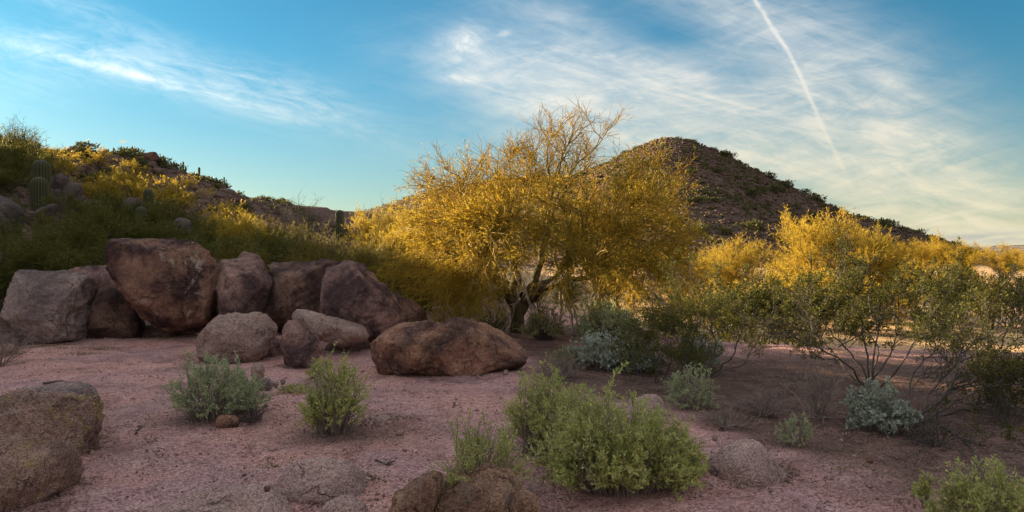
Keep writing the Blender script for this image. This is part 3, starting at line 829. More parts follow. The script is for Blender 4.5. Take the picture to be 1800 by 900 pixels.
    P3 = grow(p3, d3, L3, 4, .17, np.array([0, 0, .0]), rg)
    P3[:, :, 2] -= (low[:, None] * np.linspace(0, 1, 5)[None] ** 2) * .16
    tubes(tw, P3, taper(np.full(len(p3), .0062), np.full(len(p3), .0032), 5), 3)
    p4, d4, k4, t4 = sprout(P3, 5, .1, 1.0, 38, rg)
    # the top is nearly bare, the body is dense
    dens = 1 - .86 * sstep(2.75, 3.75, p4[:, 2] + .45 * fbm(p4 * 1.1, 2, 8))
    P4 = grow(p4, d4, rg.uniform(.14, .34, len(p4)), 3, .14, (0, 0, .02), rg)
    keep = rg.uniform(0, 1, len(p4)) < dens * np.clip(.55 + 1.0 * fbm(p4 * 1.4, 3, 77), .05, 1)
    kt = keep | (rg.uniform(0, 1, len(p4)) < .45 * sstep(2.6, 3.4, p4[:, 2]))
    tubes(tw, P4[kt], taper(np.full(kt.sum(), .0042), np.full(kt.sum(), .0022), 4), 3)
    sprigs(fo, P4[keep], 5, .075, .011, rg, 30)
    link('trunk', tr.mesh('trunk', M_pv_bark), root)
    link('branches', br.mesh('branches', M_pv_twig), root)
    link('twigs', tw.mesh('twigs', M_pv_leaf), root)
    link('crown', fo.mesh('crown', M_pv_leaf, False), root)
    # pale dead limbs hanging to the ground on the right of the trunk
    for pts in ([(985, 512, -.9), (988, 540, -.9), (984, 565, -.95), (992, 590, -1)], [(990, 515, -.8), (1000, 540, -.8), (1006, 562, -.8), (1012, 598, -.9)], [(992, 512, -.6), (1010, 545, -.6), (1016, 575, -.7), (1012, 600, -.8)], [(940, 560, -.9), (955, 580, -1), (966, 600, -1.1)],
                [(905, 478, -.7), (912, 500, -.8), (909, 530, -.75), (900, 548, -.7)], [(920, 498, -.7), (930, 525, -.8), (933, 542, -.8)], [(1150, 515, -1.2), (1166, 535, -1.2), (1172, 552, -1.2), (1190, 566, -1.3)]):
        a = Acc(); q = np.array([lc(*p_) for p_ in pts]); n = 10; s_ = np.linspace(0, len(q) - 1, n)
        P = np.stack([np.interp(s_, np.arange(len(q)), q[:, i]) for i in range(3)], 1); P[1:] += rg.normal(0, .015, (n - 1, 3))
        tubes(a, P[None], np.linspace(.028, .016, n)[None], 6)
        b, dd, kk, _ = sprout(P[None], 7, .2, 1, 50, rg); G = grow(b, dd, rg.uniform(.15, .4, len(b)), 5, .25, (0, 0, -.1), rg)
        tubes(a, G, taper(np.full(len(b), .008), np.full(len(b), .003), 6), 4)
        o = link('dead_branch', a.mesh('dead_branch', M_pale), root); o['label'] = 'pale dead branch hanging down'
    return root


big_palo_verde()


# ------------------------------------------------------------------ smaller trees and shrubs: one of each build, then copies
def broom_tree(seed, H, Wd, leafm, barkm, nst=7, n2=7, n3=7, n4=5, upright=.35, droop=0.0, spr=(3, .085, .014), stem_r=.05, wander=.12, foliage=1.0, ang=36, base_open=.75, bare=.18):
    """many-stemmed desert tree; returns the meshes trunk, crown"""
    rg = np.random.default_rng(seed)
    tr, fo = Acc(), Acc()
    az = np.arange(nst) / nst * 2 * np.pi + rg.uniform(-.3, .3, nst)
    P0 = np.stack([np.cos(az), np.sin(az), 0 * az], 1) * .08; P0[:, 2] = -.05
    sp = rg.uniform(.25, 1, nst) * base_open * Wd / (2 * H)
    D0 = np.stack([np.cos(az) * sp, np.sin(az) * sp, np.full(nst, .9)], 1)
    reach = H / np.sqrt(1 + sp ** 2)
    P1 = grow(P0, D0, reach * rg.uniform(.62, .86, nst) * np.sqrt(1 + sp ** 2), 9, wander, (0, 0, .01), rg)
    tubes(tr, P1, taper(np.full(nst, stem_r), np.full(nst, stem_r * .25), 10), 6)
    p, d, k, tt = sprout(P1, n2, bare, 1.0, ang + 6, rg)
    P2 = grow(p, d + [0, 0, upright * .4], rg.uniform(.22, .40, len(p)) * min(H, Wd) * (1 - .2 * tt), 6, wander * 1.2, (0, 0, upright * .06), rg)
    tubes(tr, P2, taper(np.full(len(p), stem_r * .32), np.full(len(p), stem_r * .12), 7), 4)
    p3, d3, k3, t3 = sprout(P2, n3, .15, 1.0, ang, rg)
    P3 = grow(p3, d3 + [0, 0, upright * .5], rg.uniform(.10, .20, len(p3)) * H, 4, wander, (0, 0, upright * .08 - droop), rg)
    tubes(fo, P3, taper(np.full(len(p3), stem_r * .12), np.full(len(p3), stem_r * .06), 5), 3)
    p4, d4, k4, t4 = sprout(P3, n4, .1, 1.0, ang * .85, rg)
    P4 = grow(p4, d4 + [0, 0, upright * .5], rg.uniform(.05, .11, len(p4)) * H, 3, wander, (0, 0, upright * .08 - droop), rg)
    tubes(fo, P4, taper(np.full(len(p4), stem_r * .075), np.full(len(p4), stem_r * .04), 4), 3)
    keep = rg.uniform(0, 1, len(P4)) < foliage * np.clip(.85 + .7 * fbm(p4 * 1.6, 3, seed), .15, 1)
    if spr[0]: sprigs(fo, P4[keep], spr[0], spr[1], spr[2], rg, 34)
    return tr.mesh('trunk', barkm), fo.mesh('crown', leafm, False)


def proto(name, meshes, label, cat, group=None, names=('trunk', 'crown')):
    r = root_at(name, (0, 0, -50), label, cat, group)
    for nm, m_ in zip(names, meshes): link(nm, m_, r)
    return r


class Kind:
    """hands out the prototype first and copies after"""
    def __init__(s, protos): s.p, s.used = protos, [False] * len(protos)
    def put(s, i, loc, rotz, scale, label, group, cat=None):
        i %= len(s.p)
        if not s.used[i]:
            o = s.p[i]; s.used[i] = True
            o.location = loc; o.rotation_euler = (0, 0, rotz); o.scale = scale if hasattr(scale, '__len__') else (scale,) * 3
        else: o = dup(s.p[i], loc, rotz, scale)
        o['label'] = label
        if group: o['group'] = group
        if cat: o['category'] = cat
        return o


PV = Kind([proto('palo_verde_tree', broom_tree(sd_, 4.0, 5.4, M_pv_leaf, M_pv_bark, 14, 9, 8, 5, up, .0, (7, .13, .015), .05), '', 'tree') for sd_, up in ((201, .6), (202, .45), (203, .3))])
MQ = Kind([proto('mesquite_shrub', broom_tree(sd_, 2.4, 3.4, M_mesq_leaf, M_bark, 11, 9, 8, 5, .35, .0, (4, .08, .020), .03), '', 'shrub') for sd_ in (211, 212, 213)])
OT = Kind([proto('ironwood_tree', broom_tree(sd_, 4.0, 5.4, M_olv_leaf, M_bark, 13, 9, 8, 5, .35, .0, (6, .11, .015), .05), '', 'tree') for sd_ in (241, 242)])
YS = Kind([proto('palo_verde_shrub', broom_tree(sd_, 2.0, 3.0, M_pv_leaf, M_pv_bark, 8, 7, 6, 4, .4, .0, (4, .09, .022), .03), '', 'shrub') for sd_ in (221, 222)])
BARE = Kind([proto('bare_tree', broom_tree(231, 4.0, 5.0, M_bark, M_bark, 7, 6, 6, 4, .2, 0, (1, .05, .012), .045, .2, .25), '', 'tree')])


def put(kind, i, x, ybase, ytop, Y, label, group, wide=1.0, H0=4.0, cat=None, on_ground=True, rg=np.random.default_rng(5)):
    """stand a tree so that it rises to photo row ytop at distance Y"""
    b = at(x, ybase, Y); b[2] = gz(b[0], b[1])[0] - .05
    h = (CAM_Z - (ytop - 450) / F * Y) - b[2]
    s_ = max(h, .3) / (H0 * .98)
    return kind.put(i, b, rg.uniform(0, 6.28), (s_ * wide, s_ * wide, s_), label, group, cat)


GT = 'palo verde trees across the wash'
put(PV, 0, 1448, 560, 384, 27, 'rounded golden palo verde standing in the sunlit wash before the conical hill', GT, 1.25)
for a in [(1, 1520, 560, 410, 28, 'golden palo verde crowding the rounded one\'s shaded side', 1.2), (1, 1290, 540, 428, 33, 'small bright yellow palo verde left of the rounded golden one', 1.0), (2, 1255, 530, 446, 40, 'low yellow palo verde in the gap beside the big tree', 1.1),
          (1, 1610, 500, 428, 62, 'palo verde at the foot of the hill\'s long right slope', 1.0), (2, 1655, 500, 420, 66, 'tallest golden palo verde of the far row', .9), (0, 1700, 500, 430, 64, 'golden palo verde between the tallest one and the dark clump of the far row', 1.1),
          (1, 1765, 500, 434, 58, 'olive palo verde near the end of the far row', 1.2), (2, 1830, 520, 438, 50, 'dark palo verde cut by the picture edge in the far row', 1.3), (0, 1560, 510, 440, 55, 'palo verde half hidden behind the rounded golden one', 1.1),
          (2, 1385, 540, 455, 38, 'low golden palo verde just left of the rounded one\'s foot', 1.0), (1, 1600, 520, 462, 40, 'low sunlit palo verde right of the rounded golden one', 1.2), (0, 1690, 525, 470, 36, 'low yellow palo verde on the far bank of the wash', 1.3)]:
    put(PV, a[0], a[1], a[2], a[3], a[4], a[5], GT, a[6])
GM = 'desert trees behind the boulder pile'
for kd, a in [(OT, (0, 490, 480, 384, 26, 'olive tree above the broad level-topped boulder', .9)), (PV, (1, 440, 480, 386, 25, 'golden-topped palo verde behind the small knobbly rock', .9)), (PV, (0, 668, 500, 376, 30, 'golden palo verde between the rim-lit cactus and the big tree', 1.0)), (PV, (2, 720, 510, 385, 26, 'palo verde merging with the big tree\'s outer branches', 1.0)),
          (OT, (1, 570, 480, 404, 21, 'low olive tree behind the rounded broken boulder', 1.2)), (OT, (0, 650, 500, 425, 19, 'shaded low olive tree just behind the pile\'s tree end', 1.3)), (OT, (1, 405, 470, 424, 19, 'hazy olive tree right of the giant boulder', 1.3)), (PV, (2, 790, 520, 410, 30, 'golden palo verde glimpsed through the big tree on its outer side', 1.1)), (PV, (0, 1080, 530, 430, 34, 'sunlit palo verde glimpsed under the big tree', 1.2)), (PV, (1, 1190, 540, 440, 36, 'yellow palo verde showing below the big tree\'s drooping boughs', 1.2)),
          (OT, (0, 740, 520, 455, 22, 'olive tree over the dark sloping rock of the pile', 1.2))]:
    put(kd, a[0], a[1], a[2], a[3], a[4], a[5], GM, a[6])
for a in [(0, 1275, 570, 492, 22, 'bright yellow-green shrub in the gap left of the low dark creosote', 1.1), (1, 1500, 560, 478, 23, 'yellow-green shrub at the rounded palo verde\'s shaded foot', 1.3), (0, 1740, 555, 482, 25, 'yellow-green shrub before the dark end of the far row', 1.3), (1, 1395, 560, 482, 24, 'low yellow-green shrub under the rounded palo verde', 1.2)]:
    put(YS, a[0], a[1], a[2], a[3], a[4], a[5], 'sunlit shrubs on the wash', a[6], 2.0)
put(BARE, 0, 530, 420, 332, 48, 'bare thin-branched tree against the bright sky at the saddle', 'bare trees on the slope', .9)
put(BARE, 0, 660, 470, 345, 40, 'leafless arching tree between the saddle and the big palo verde', 'bare trees on the slope', .9)
GL = 'green shrubs on the brushy slope behind the boulders'
for a in [(0, 40, 480, 395, 17.5, 'dark green feathery shrub behind the grey end block', 1.2), (1, 110, 470, 372, 19, 'tall green feathery shrub left of the giant boulder', 1.1), (2, 175, 460, 365, 21, 'green shrub with pale twigs above the giant boulder\'s shoulder', 1.1), (0, 240, 430, 384, 22, 'olive green shrub right above the giant boulder', 1.3), (1, 320, 430, 398, 22, 'green shrub with lit tips beside the flat grey rock', 1.3),
          (2, 20, 430, 350, 25, 'shrub among the grey boulders at the picture edge', 1.2), (0, 150, 400, 345, 27, 'dense shrub at the foot of the tall stout cactus', 1.3), (1, 215, 390, 338, 30, 'dark shrub left of the rim-lit cactus', 1.3), (2, 290, 400, 360, 29, 'shrub below the rim-lit cactus', 1.2), (0, 360, 400, 380, 32, 'dark shrub at the bottom of the rocky slope', 1.2), (1, -10, 480, 420, 15, 'leafy shrub cut by the picture edge above the grey block', 1.2),
          (2, 85, 480, 425, 16, 'low dark shrub at the top of the grey end block', 1.4), (0, 150, 470, 432, 16.5, 'low shrub filling the gap beside the giant boulder', 1.4), (1, 10, 340, 260, 33, 'big dark shrub on the slope left of the stout cacti', 1.3), (2, 40, 330, 250, 38, 'dark shrub below the feathery tree on the crest', 1.4), (0, -30, 360, 290, 28, 'dark bush mass at the picture edge', 1.5), (1, 375, 430, 413, 20, 'low olive shrub behind the mauve boulder', 1.4), (2, 470, 440, 414, 23, 'low olive shrub over the level-topped boulder', 1.4), (0, 740, 560, 500, 17.5, 'shaded shrub behind the long reddish boulder', 1.3), (1, 820, 560, 520, 18.5, 'dull shrub left of the big tree\'s trunk', 1.3)]:
    put(MQ, a[0], a[1], a[2], a[3], a[4], a[5], GL, a[6], 2.4)
for a in [(0, 830, 535, 500, 20, 'low dark shrub behind the long boulder and the tree'), (1, 880, 535, 497, 24, 'dark shrub showing just left of the big tree\'s trunk'), (2, 905, 520, 485, 30, 'dark shrub right behind the big tree\'s trunk'), (0, 945, 535, 500, 22, 'low shrub seen right of the big tree\'s trunk'), (1, 870, 510, 478, 40, 'far dark shrub seen under the big tree\'s boughs'), (2, 1000, 525, 492, 26, 'low shrub behind the hanging dead branches'), (0, 800, 520, 480, 33, 'dark shrub on the flat beyond the pile\'s tree end')]:
    put(MQ, a[0], a[1], a[2], a[3], a[4], a[5], 'shrubs on the flat behind the big tree', 1.3, 2.4)
put(MQ, 1, 15, 300, 222, 44, 'feathery dark tree rising above the crest at the picture edge', 'trees on the crest', 1.0, 2.4, 'tree')
put(BARE, 0, 40, 300, 200, 45, 'twiggy half-bare tree standing highest on the crest at the picture edge', 'trees on the crest', .9)
put(YS, 1, 75, 300, 258, 46, 'sun-tipped shrub beside the feathery crest tree', 'sunlit shrubs on the hillside', 1.2, 2.0)
GY = 'sunlit shrubs on the hillside'
for a in [(0, 110, 300, 265, 52, 'yellow shrub on the crest before the dark craggy outcrop', 1.1), (1, 170, 300, 260, 62, 'yellow shrub right of the dark craggy outcrop', 1.2), (1, 235, 310, 285, 60, 'small yellow shrub near the flat-topped outcrop', 1.4), (0, 180, 340, 300, 44, 'bright yellow shrub above the rim-lit cactus', 1.3), (1, 240, 345, 306, 44, 'widest bright yellow shrub on the hillside', 1.3), (0, 300, 335, 305, 54, 'small yellow shrub on the rocky slope below the skyline', 1.2),
          (1, 375, 400, 355, 36, 'bright yellow shrub with upright sprays on the lower slope', 1.0), (0, 420, 400, 370, 34, 'yellow shrub lowest on the rocky slope', 1.2)]:
    put(YS, a[0], a[1], a[2], a[3], a[4], a[5], GY, a[6], 2.0)

# ------------------------------------------------------------------ bushes near the camera
def leafy_bush(name, label, cat, base, Wd, H, nsh, leafm, stemm, seed, leaf=(.035, .012), per=26, group=None, dome=1.0, low=.15, depth=1.0, lean=(0, 0), side=2, open_=.0, gap=.5, rad=.004):
    """shoots fan out from a woody base; blades sit in spirals on the outer part of every shoot"""
    rg = np.random.default_rng(seed)
    per = int(per * 1.5); nsh = int(nsh * 1.25); leaf = (leaf[0] * 1.1, leaf[1] * 1.25)
    root = root_at(name, base, label, cat, group)
    st, fo = Acc(), Acc()
    az = rg.uniform(0, 2 * np.pi, nsh); el = np.arcsin(rg.uniform(low, 1, nsh) ** dome)
    tip = np.stack([np.cos(az) * np.cos(el) * Wd / 2, np.sin(az) * np.cos(el) * Wd / 2 * depth, np.sin(el) * H], 1)
    tip *= (rg.uniform(.72, 1.06, nsh) * (1 + .15 * fbm(tip / max(Wd, H) * 4 + seed, 2, seed)))[:, None]
    tip += np.array([lean[0], lean[1], 0]) * (tip[:, 2:3] / H)
    b0 = np.stack([np.cos(az), np.sin(az) * depth, 0 * az], 1) * rg.uniform(0, Wd * .22, nsh)[:, None]
    b0[:, 2] = -.02
    n = 8; q = np.linspace(0, 1, n)[None, :, None]
    bow = np.cross(tip - b0, rg.normal(0, 1, tip.shape)) * .12 / max(H, .1) * H
    P = b0[:, None] + (tip - b0)[:, None] * q + bow[:, None] * np.sin(q * np.pi) * .6 + np.array([0, 0, 1.0]) * (np.sin(q * np.pi) * H * .08)
    P[:, 1:] += np.cumsum(rg.normal(0, Wd * .008, (nsh, n - 1, 3)), 1)
    P[:, 1:, 2] = np.maximum(P[:, 1:, 2], .02)
    tubes(st, P, taper(np.full(nsh, rad), np.full(nsh, rad * .35), n), 4)
    p2, d2, k2, t2 = sprout(P, side, .35, .95, 35, rg)
    P2 = grow(p2, d2 + [0, 0, .3], rg.uniform(.12, .24, len(p2)) * H, 4, .12, (0, 0, .06), rg)
    P2[:, :, 2] = np.maximum(P2[:, :, 2], .015)
    tubes(st, P2, taper(np.full(len(p2), rad * .5), np.full(len(p2), rad * .25), 5), 3)
    live = np.flatnonzero(rg.uniform(0, 1, nsh) > .12); l2 = np.isin(k2, live)
    for PP, np_, t0 in ((P[live], per, .42 + open_), (P2[l2], max(4, int(per * .55)), .1)):
        p, d, k, tt = sprout(PP, np_, t0, 1.0, 58, rg, .3)
        dens = np.clip(gap - .1 + 1.1 * (fbm(p / max(Wd, H) * 5 + 3, 2, seed + 1)) + tt * .5, .05, 1)
        kp = rg.uniform(0, 1, len(p)) < dens
        p, d, tt = p[kp], d[kp], tt[kp]
        sz = leaf[0] * rg.uniform(.55, 1.25, len(p)) * (1.1 - .35 * tt)
        leaves(fo, p, d + [0, 0, .25], sz, sz * leaf[1] / leaf[0] * rg.uniform(.8, 1.2, len(p)), rg, .22)
    link('stems', st.mesh('stems', stemm), root)
    link('foliage', fo.mesh('foliage', leafm, False), root)
    return root


def gpt(x, y, Y):
    p = at(x, y, Y); p[2] = gz(p[0], p[1])[0]
    return p


LB = leafy_bush
GBU = 'leafy bushes in the clearing'
LB('leafy_bush', 'round grey-green leafy bush behind the orange stone', 'bush', gpt(375, 735, 7.1), .92, .62, 150, M_grn2_leaf, M_dry, 301, (.030, .011), 30, GBU)
LB('leafy_bush', 'grey-green side clump spreading from the bush at the orange stone', 'bush', gpt(425, 720, 7.4), .62, .36, 70, M_grn2_leaf, M_dry, 302, (.030, .011), 24, GBU)
LB('leafy_bush', 'upright bright green bush standing in front of the upright stone', 'bush', gpt(588, 752, 6.6), .70, .70, 150, M_grn_leaf, M_dry, 303, (.028, .011), 30, GBU, lean=(.03, 0))
LB('leafy_bush', 'tall back part of the large green bush beside the long reddish boulder\'s tip', 'bush', gpt(958, 770, 6.3), .80, .70, 150, M_grn_leaf, M_dry, 304, (.038, .010), 28, GBU)
LB('leafy_bush', 'widest green bush sprawling in the middle foreground', 'bush', gpt(1085, 838, 5.35), 1.34, .68, 360, M_grn_leaf, M_dry, 305, (.040, .011), 30, GBU, depth=.8)
LB('leafy_bush', 'green bush joining the tall back part to the widest one', 'bush', gpt(1020, 800, 5.85), .85, .64, 150, M_grn_leaf, M_dry, 314, (.038, .010), 26, GBU)
LB('leafy_bush', 'low green bush at the outer end of the widest one', 'bush', gpt(1185, 850, 5.3), .52, .36, 90, M_grn_leaf, M_dry, 306, (.038, .010), 26, GBU)
LB('leafy_bush', 'wispy light green shrub growing over the cracked brown rock', 'bush', gpt(845, 870, 4.95), .68, .62, 100, M_grn_leaf, M_dry, 307, (.030, .007), 26, GBU, low=.3, open_=.1)
LB('leafy_bush', 'bright leafy bush cut by the picture corner', 'bush', gpt(1735, 925, 4.45), .72, .50, 150, M_grn_leaf, M_dry, 308, (.036, .010), 26, GBU, low=.1)
LB('leafy_bush', 'single tall green sprig left of the corner bush', 'bush', gpt(1625, 862, 5.0), .16, .24, 14, M_grn_leaf, M_dry, 309, (.036, .010), 14, GBU, low=.5)
LB('leafy_bush', 'little pale green shrub on the dark soil by the speckled dome', 'bush', gpt(1400, 782, 6.3), .34, .27, 45, M_grn2_leaf, M_dry, 310, (.022, .007), 20, GBU)
LB('leafy_bush', 'small yellow-green tuft at the foot of the upright stone', 'bush', gpt(556, 642, 9.8), .28, .24, 40, M_grn_leaf, M_dry, 311, (.03, .008), 18, GBU)
LB('leafy_bush', 'low mossy green tuft between the stones and the upright bush', 'bush', gpt(520, 672, 8.8), .46, .12, 45, M_grn_leaf, M_dry, 312, (.025, .008), 14, GBU, low=.05)
LB('leafy_bush', 'leafy green shrub at the foot of the left creosote', 'bush', gpt(1215, 715, 7.7), .66, .45, 90, M_grn2_leaf, M_dry, 313, (.03, .009), 20, GBU, open_=.05)
GBB = 'silver-leaved brittlebushes'
LB('brittlebush', 'round silver-leaved brittlebush on the dark soil under the creosote', 'bush', gpt(1545, 762, 6.75), .64, .46, 95, M_brit_leaf, M_dry, 321, (.042, .016), 24, GBB, gap=.75)
LB('brittlebush', 'sprawling silver brittlebush right of the big tree\'s trunk', 'bush', gpt(1070, 655, 10.6), 1.45, .50, 160, M_brit_leaf, M_dry, 322, (.065, .026), 16, GBB, gap=.75)
LB('brittlebush', 'silver brittlebush arm reaching toward the left creosote', 'bush', gpt(1120, 648, 10.2), .7, .38, 70, M_brit_leaf, M_dry, 323, (.065, .026), 16, GBB, gap=.75)
LB('brittlebush', 'silver brittlebush seen through the left creosote\'s twigs', 'bush', gpt(1230, 650, 10.4), .8, .55, 80, M_brit_leaf, M_dry, 324, (.055, .022), 14, GBB, gap=.7)
GOB = 'dull olive bushes under the big tree'
LB('leafy_bush', 'dull grey-green bush left of the hanging dead branches', 'bush', gpt(958, 600, 14.2), .9, .75, 110, M_olive_leaf, M_bark, 331, (.05, .018), 20, GOB)
LB('leafy_bush', 'dark grey-green bush right of the hanging dead branches', 'bush', gpt(1065, 600, 13.8), 1.5, .8, 160, M_grn2_leaf, M_bark, 332, (.055, .02), 20, GOB)
LB('leafy_bush', 'twiggy grey bush between trunk and long boulder', 'bush', gpt(868, 585, 15.2), 1.0, .75, 120, M_olive_leaf, M_bark, 333, (.04, .015), 14, GOB)
LB('leafy_bush', 'grey-leaved bush seen over the long boulder', 'bush', gpt(820, 560, 18.0), .9, .5, 90, M_brit_leaf, M_bark, 334, (.05, .02), 16, GOB)
LB('leafy_bush', 'olive tuft at the near edge of the sprawling silver bush', 'bush', gpt(1000, 648, 10.4), .72, .36, 90, M_olive_leaf, M_dry, 335, (.03, .009), 18, GOB)


# ------------------------------------------------------------------ creosote: crooked grey limbs, dark leaf clumps at the ends
def creosote(label, base, limbs, seed, group, clump=34, leaf=(.023, .0115), thick=.02, lo=.25, n2=6, n3=5, name='creosote_bush', leafm=None, spread=.5, t0=.3):
    rg = np.random.default_rng(seed); thick *= .75; n2 += 2; n3 += 2
    root = root_at(name, base, label, 'bush', group)
    st, fo = Acc(), Acc()
    P1 = []
    for pts in limbs:
        q = np.array([np.array(p_) - base for p_ in pts]); n = 14; s_ = np.linspace(0, len(q) - 1, n)
        P = np.stack([np.interp(s_, np.arange(len(q)), q[:, i]) for i in range(3)], 1)
        P[1:] += np.cumsum(rg.normal(0, .018, (n - 1, 3)), 0); P1.append(P)
    P1 = np.array(P1)
    tubes(st, P1, taper(np.full(len(P1), thick), np.full(len(P1), thick * .3), 14), 6)
    p, d, k, tt = sprout(P1, n2, lo, 1.0, 42, rg)
    P2 = grow(p, d + [0, 0, .15], rg.uniform(.25, .55, len(p)), 7, .28, (0, 0, .05), rg)
    tubes(st, P2, taper(np.full(len(p), thick * .38), np.full(len(p), thick * .18), 8), 5)
    p3, d3, k3, t3 = sprout(P2, n3, t0, 1.0, 42, rg)
    P3 = grow(p3, d3 + [0, 0, .2], rg.uniform(.12, .28, len(p3)), 5, .28, (0, 0, .08), rg)
    tubes(st, P3, taper(np.full(len(p3), thick * .2), np.full(len(p3), thick * .1), 6), 4)
    # flattish leaf clumps
    p4, d4, k4, t4 = sprout(P3, 4, .4, 1.0, 40, rg)
    P4 = grow(p4, d4 + [0, 0, .1], rg.uniform(.06, .13, len(p4)), 3, .2, (0, 0, .02), rg)
    tubes(st, P4, taper(np.full(len(p4), thick * .09), np.full(len(p4), thick * .05), 4), 3)
    w = np.clip(.75 + 1.5 * fbm(p4 * 2.2, 2, seed), .0, 1)
    kp = rg.uniform(0, 1, len(p4)) < w
    b, dd, kk, _ = sprout(P4[kp], int(clump * 1.4) // 3, .2, 1.0, 60, rg, .4)
    b = b + rg.normal(0, .012, b.shape)
    sz = leaf[0] * rg.uniform(.6, 1.3, len(b))
    leaves(fo, b, dd, sz, sz * leaf[1] / leaf[0], rg, .15)
    link('stems', st.mesh('stems', M_bark), root)
    link('foliage', fo.mesh('foliage', leafm or M_creo_leaf, False), root)
    return root


GCR = 'creosote bushes at the edge of the wash'
def limbset(Y, *ls): return [[at(x, y, Y + dy) for x, y, dy in l] for l in ls]


b = gpt(1245, 668, 9.6)
creosote('creosote with leaning crooked limbs nearest the sprawling silver bush', b, limbset(9.6, [(1245, 668, 0), (1225, 610, .1), (1190, 560, .2), (1165, 520, .3)], [(1245, 668, 0), (1262, 600, .2), (1250, 545, .3), (1262, 490, .4)], [(1245, 668, 0), (1290, 620, -.2), (1310, 570, -.2), (1320, 510, -.1)],
                                                                  [(1245, 668, 0), (1200, 640, -.3), (1170, 600, -.4), (1140, 570, -.3)], [(1245, 668, 0), (1215, 620, .5), (1225, 560, .8), (1215, 500, .9)], [(1245, 668, 0), (1300, 650, .4), (1340, 610, .7), (1365, 560, .8)], [(1245, 668, 0), (1190, 655, .3), (1150, 630, .5), (1125, 610, .5)]), 401, GCR, 40, thick=.016, lo=.35)
b = gpt(1160, 670, 9.3)
creosote('bushy green creosote filling in before the dark olive bush', b, limbset(9.3, [(1160, 690, 0), (1150, 630, 0), (1140, 580, 0)], [(1160, 690, 0), (1180, 630, .1), (1190, 590, .1)], [(1160, 690, 0), (1165, 640, -.3), (1160, 600, -.4)], [(1160, 690, 0), (1195, 660, -.2), (1220, 635, -.3)], [(1160, 690, 0), (1130, 655, .1), (1120, 630, .2)], [(1160, 690, 0), (1185, 650, .5), (1170, 600, .7)]), 402, GCR, 36, thick=.012, n2=6, n3=5, leafm=M_mesq_leaf)
b = gpt(1530, 690, 8.9)
creosote('tall creosote with two grey main stems behind the round silver bush', b, limbset(8.9, [(1530, 690, 0), (1515, 640, .1), (1480, 600, .2), (1440, 560, .3), (1400, 530, .3)], [(1530, 690, 0), (1525, 620, .1), (1500, 560, .2), (1470, 510, .2), (1455, 470, .2)], [(1530, 690, 0), (1528, 640, -.1), (1540, 580, 0), (1530, 520, .1), (1545, 470, .1)],
                                                                  [(1530, 690, 0), (1560, 640, 0), (1590, 590, .1), (1610, 540, .1)], [(1530, 690, 0), (1490, 650, -.3), (1430, 610, -.5), (1385, 590, -.5)], [(1530, 690, 0), (1545, 620, .6), (1510, 570, 1.0), (1500, 500, 1.1)], [(1530, 690, 0), (1575, 640, -.4), (1610, 580, -.6), (1640, 540, -.6)], [(1530, 690, 0), (1470, 640, .5), (1420, 580, .8), (1395, 500, 1.)]), 403, GCR, 44, thick=.018, lo=.42, n2=7, n3=6)
b = gpt(1610, 752, 6.9)
creosote('creosote with a long bare limb arching toward the picture edge', b, limbset(6.9, [(1605, 748, 0), (1640, 728, 0), (1690, 708, 0), (1735, 680, 0), (1770, 673, 0), (1830, 690, 0)], [(1605, 748, 0), (1635, 700, .2), (1690, 640, .3), (1720, 600, .3)], [(1605, 748, 0), (1590, 690, .4), (1610, 640, .6), (1650, 600, .7)], [(1605, 748, 0), (1660, 700, .5), (1730, 650, .7), (1790, 610, .8)],
                                                                  [(1605, 748, 0), (1680, 765, -.4), (1715, 800, -.7), (1730, 850, -.9)], [(1605, 748, 0), (1650, 690, -.1), (1700, 600, 0), (1760, 560, 0)], [(1605, 748, 0), (1670, 730, .5), (1740, 720, .8), (1810, 700, 1.)]), 405, GCR, 36, thick=.018, n2=7, n3=5, t0=.35)
b = gpt(1720, 665, 9.6)
creosote('dense dark creosote at the picture edge above the arching limb', b, limbset(9.6, [(1720, 665, 0), (1690, 600, 0), (1650, 540, 0), (1620, 510, 0)], [(1720, 665, 0), (1710, 590, .1), (1690, 530, .2), (1700, 500, .2)], [(1720, 665, 0), (1750, 610, .1), (1770, 560, .1), (1760, 520, .1)], [(1720, 665, 0), (1775, 610, -.2), (1830, 550, -.3)], [(1720, 665, 0), (1690, 610, -.4), (1640, 560, -.5)], [(1720, 665, 0), (1740, 620, .7), (1800, 560, 1.), (1830, 520, 1.)]), 406, GCR, 52, thick=.017, lo=.5, n2=5, n3=5)
b = gpt(1790, 760, 7.2)
creosote('low dark creosote at the picture edge below the arching limb', b, limbset(7.2, [(1790, 780, 0), (1760, 730, 0), (1740, 700, 0)], [(1790, 780, 0), (1790, 720, .1), (1780, 680, .1)], [(1790, 780, 0), (1830, 740, 0), (1850, 700, 0)], [(1790, 780, 0), (1755, 770, -.3), (1725, 750, -.4)]), 407, GCR, 50, thick=.013, n2=8, n3=6)
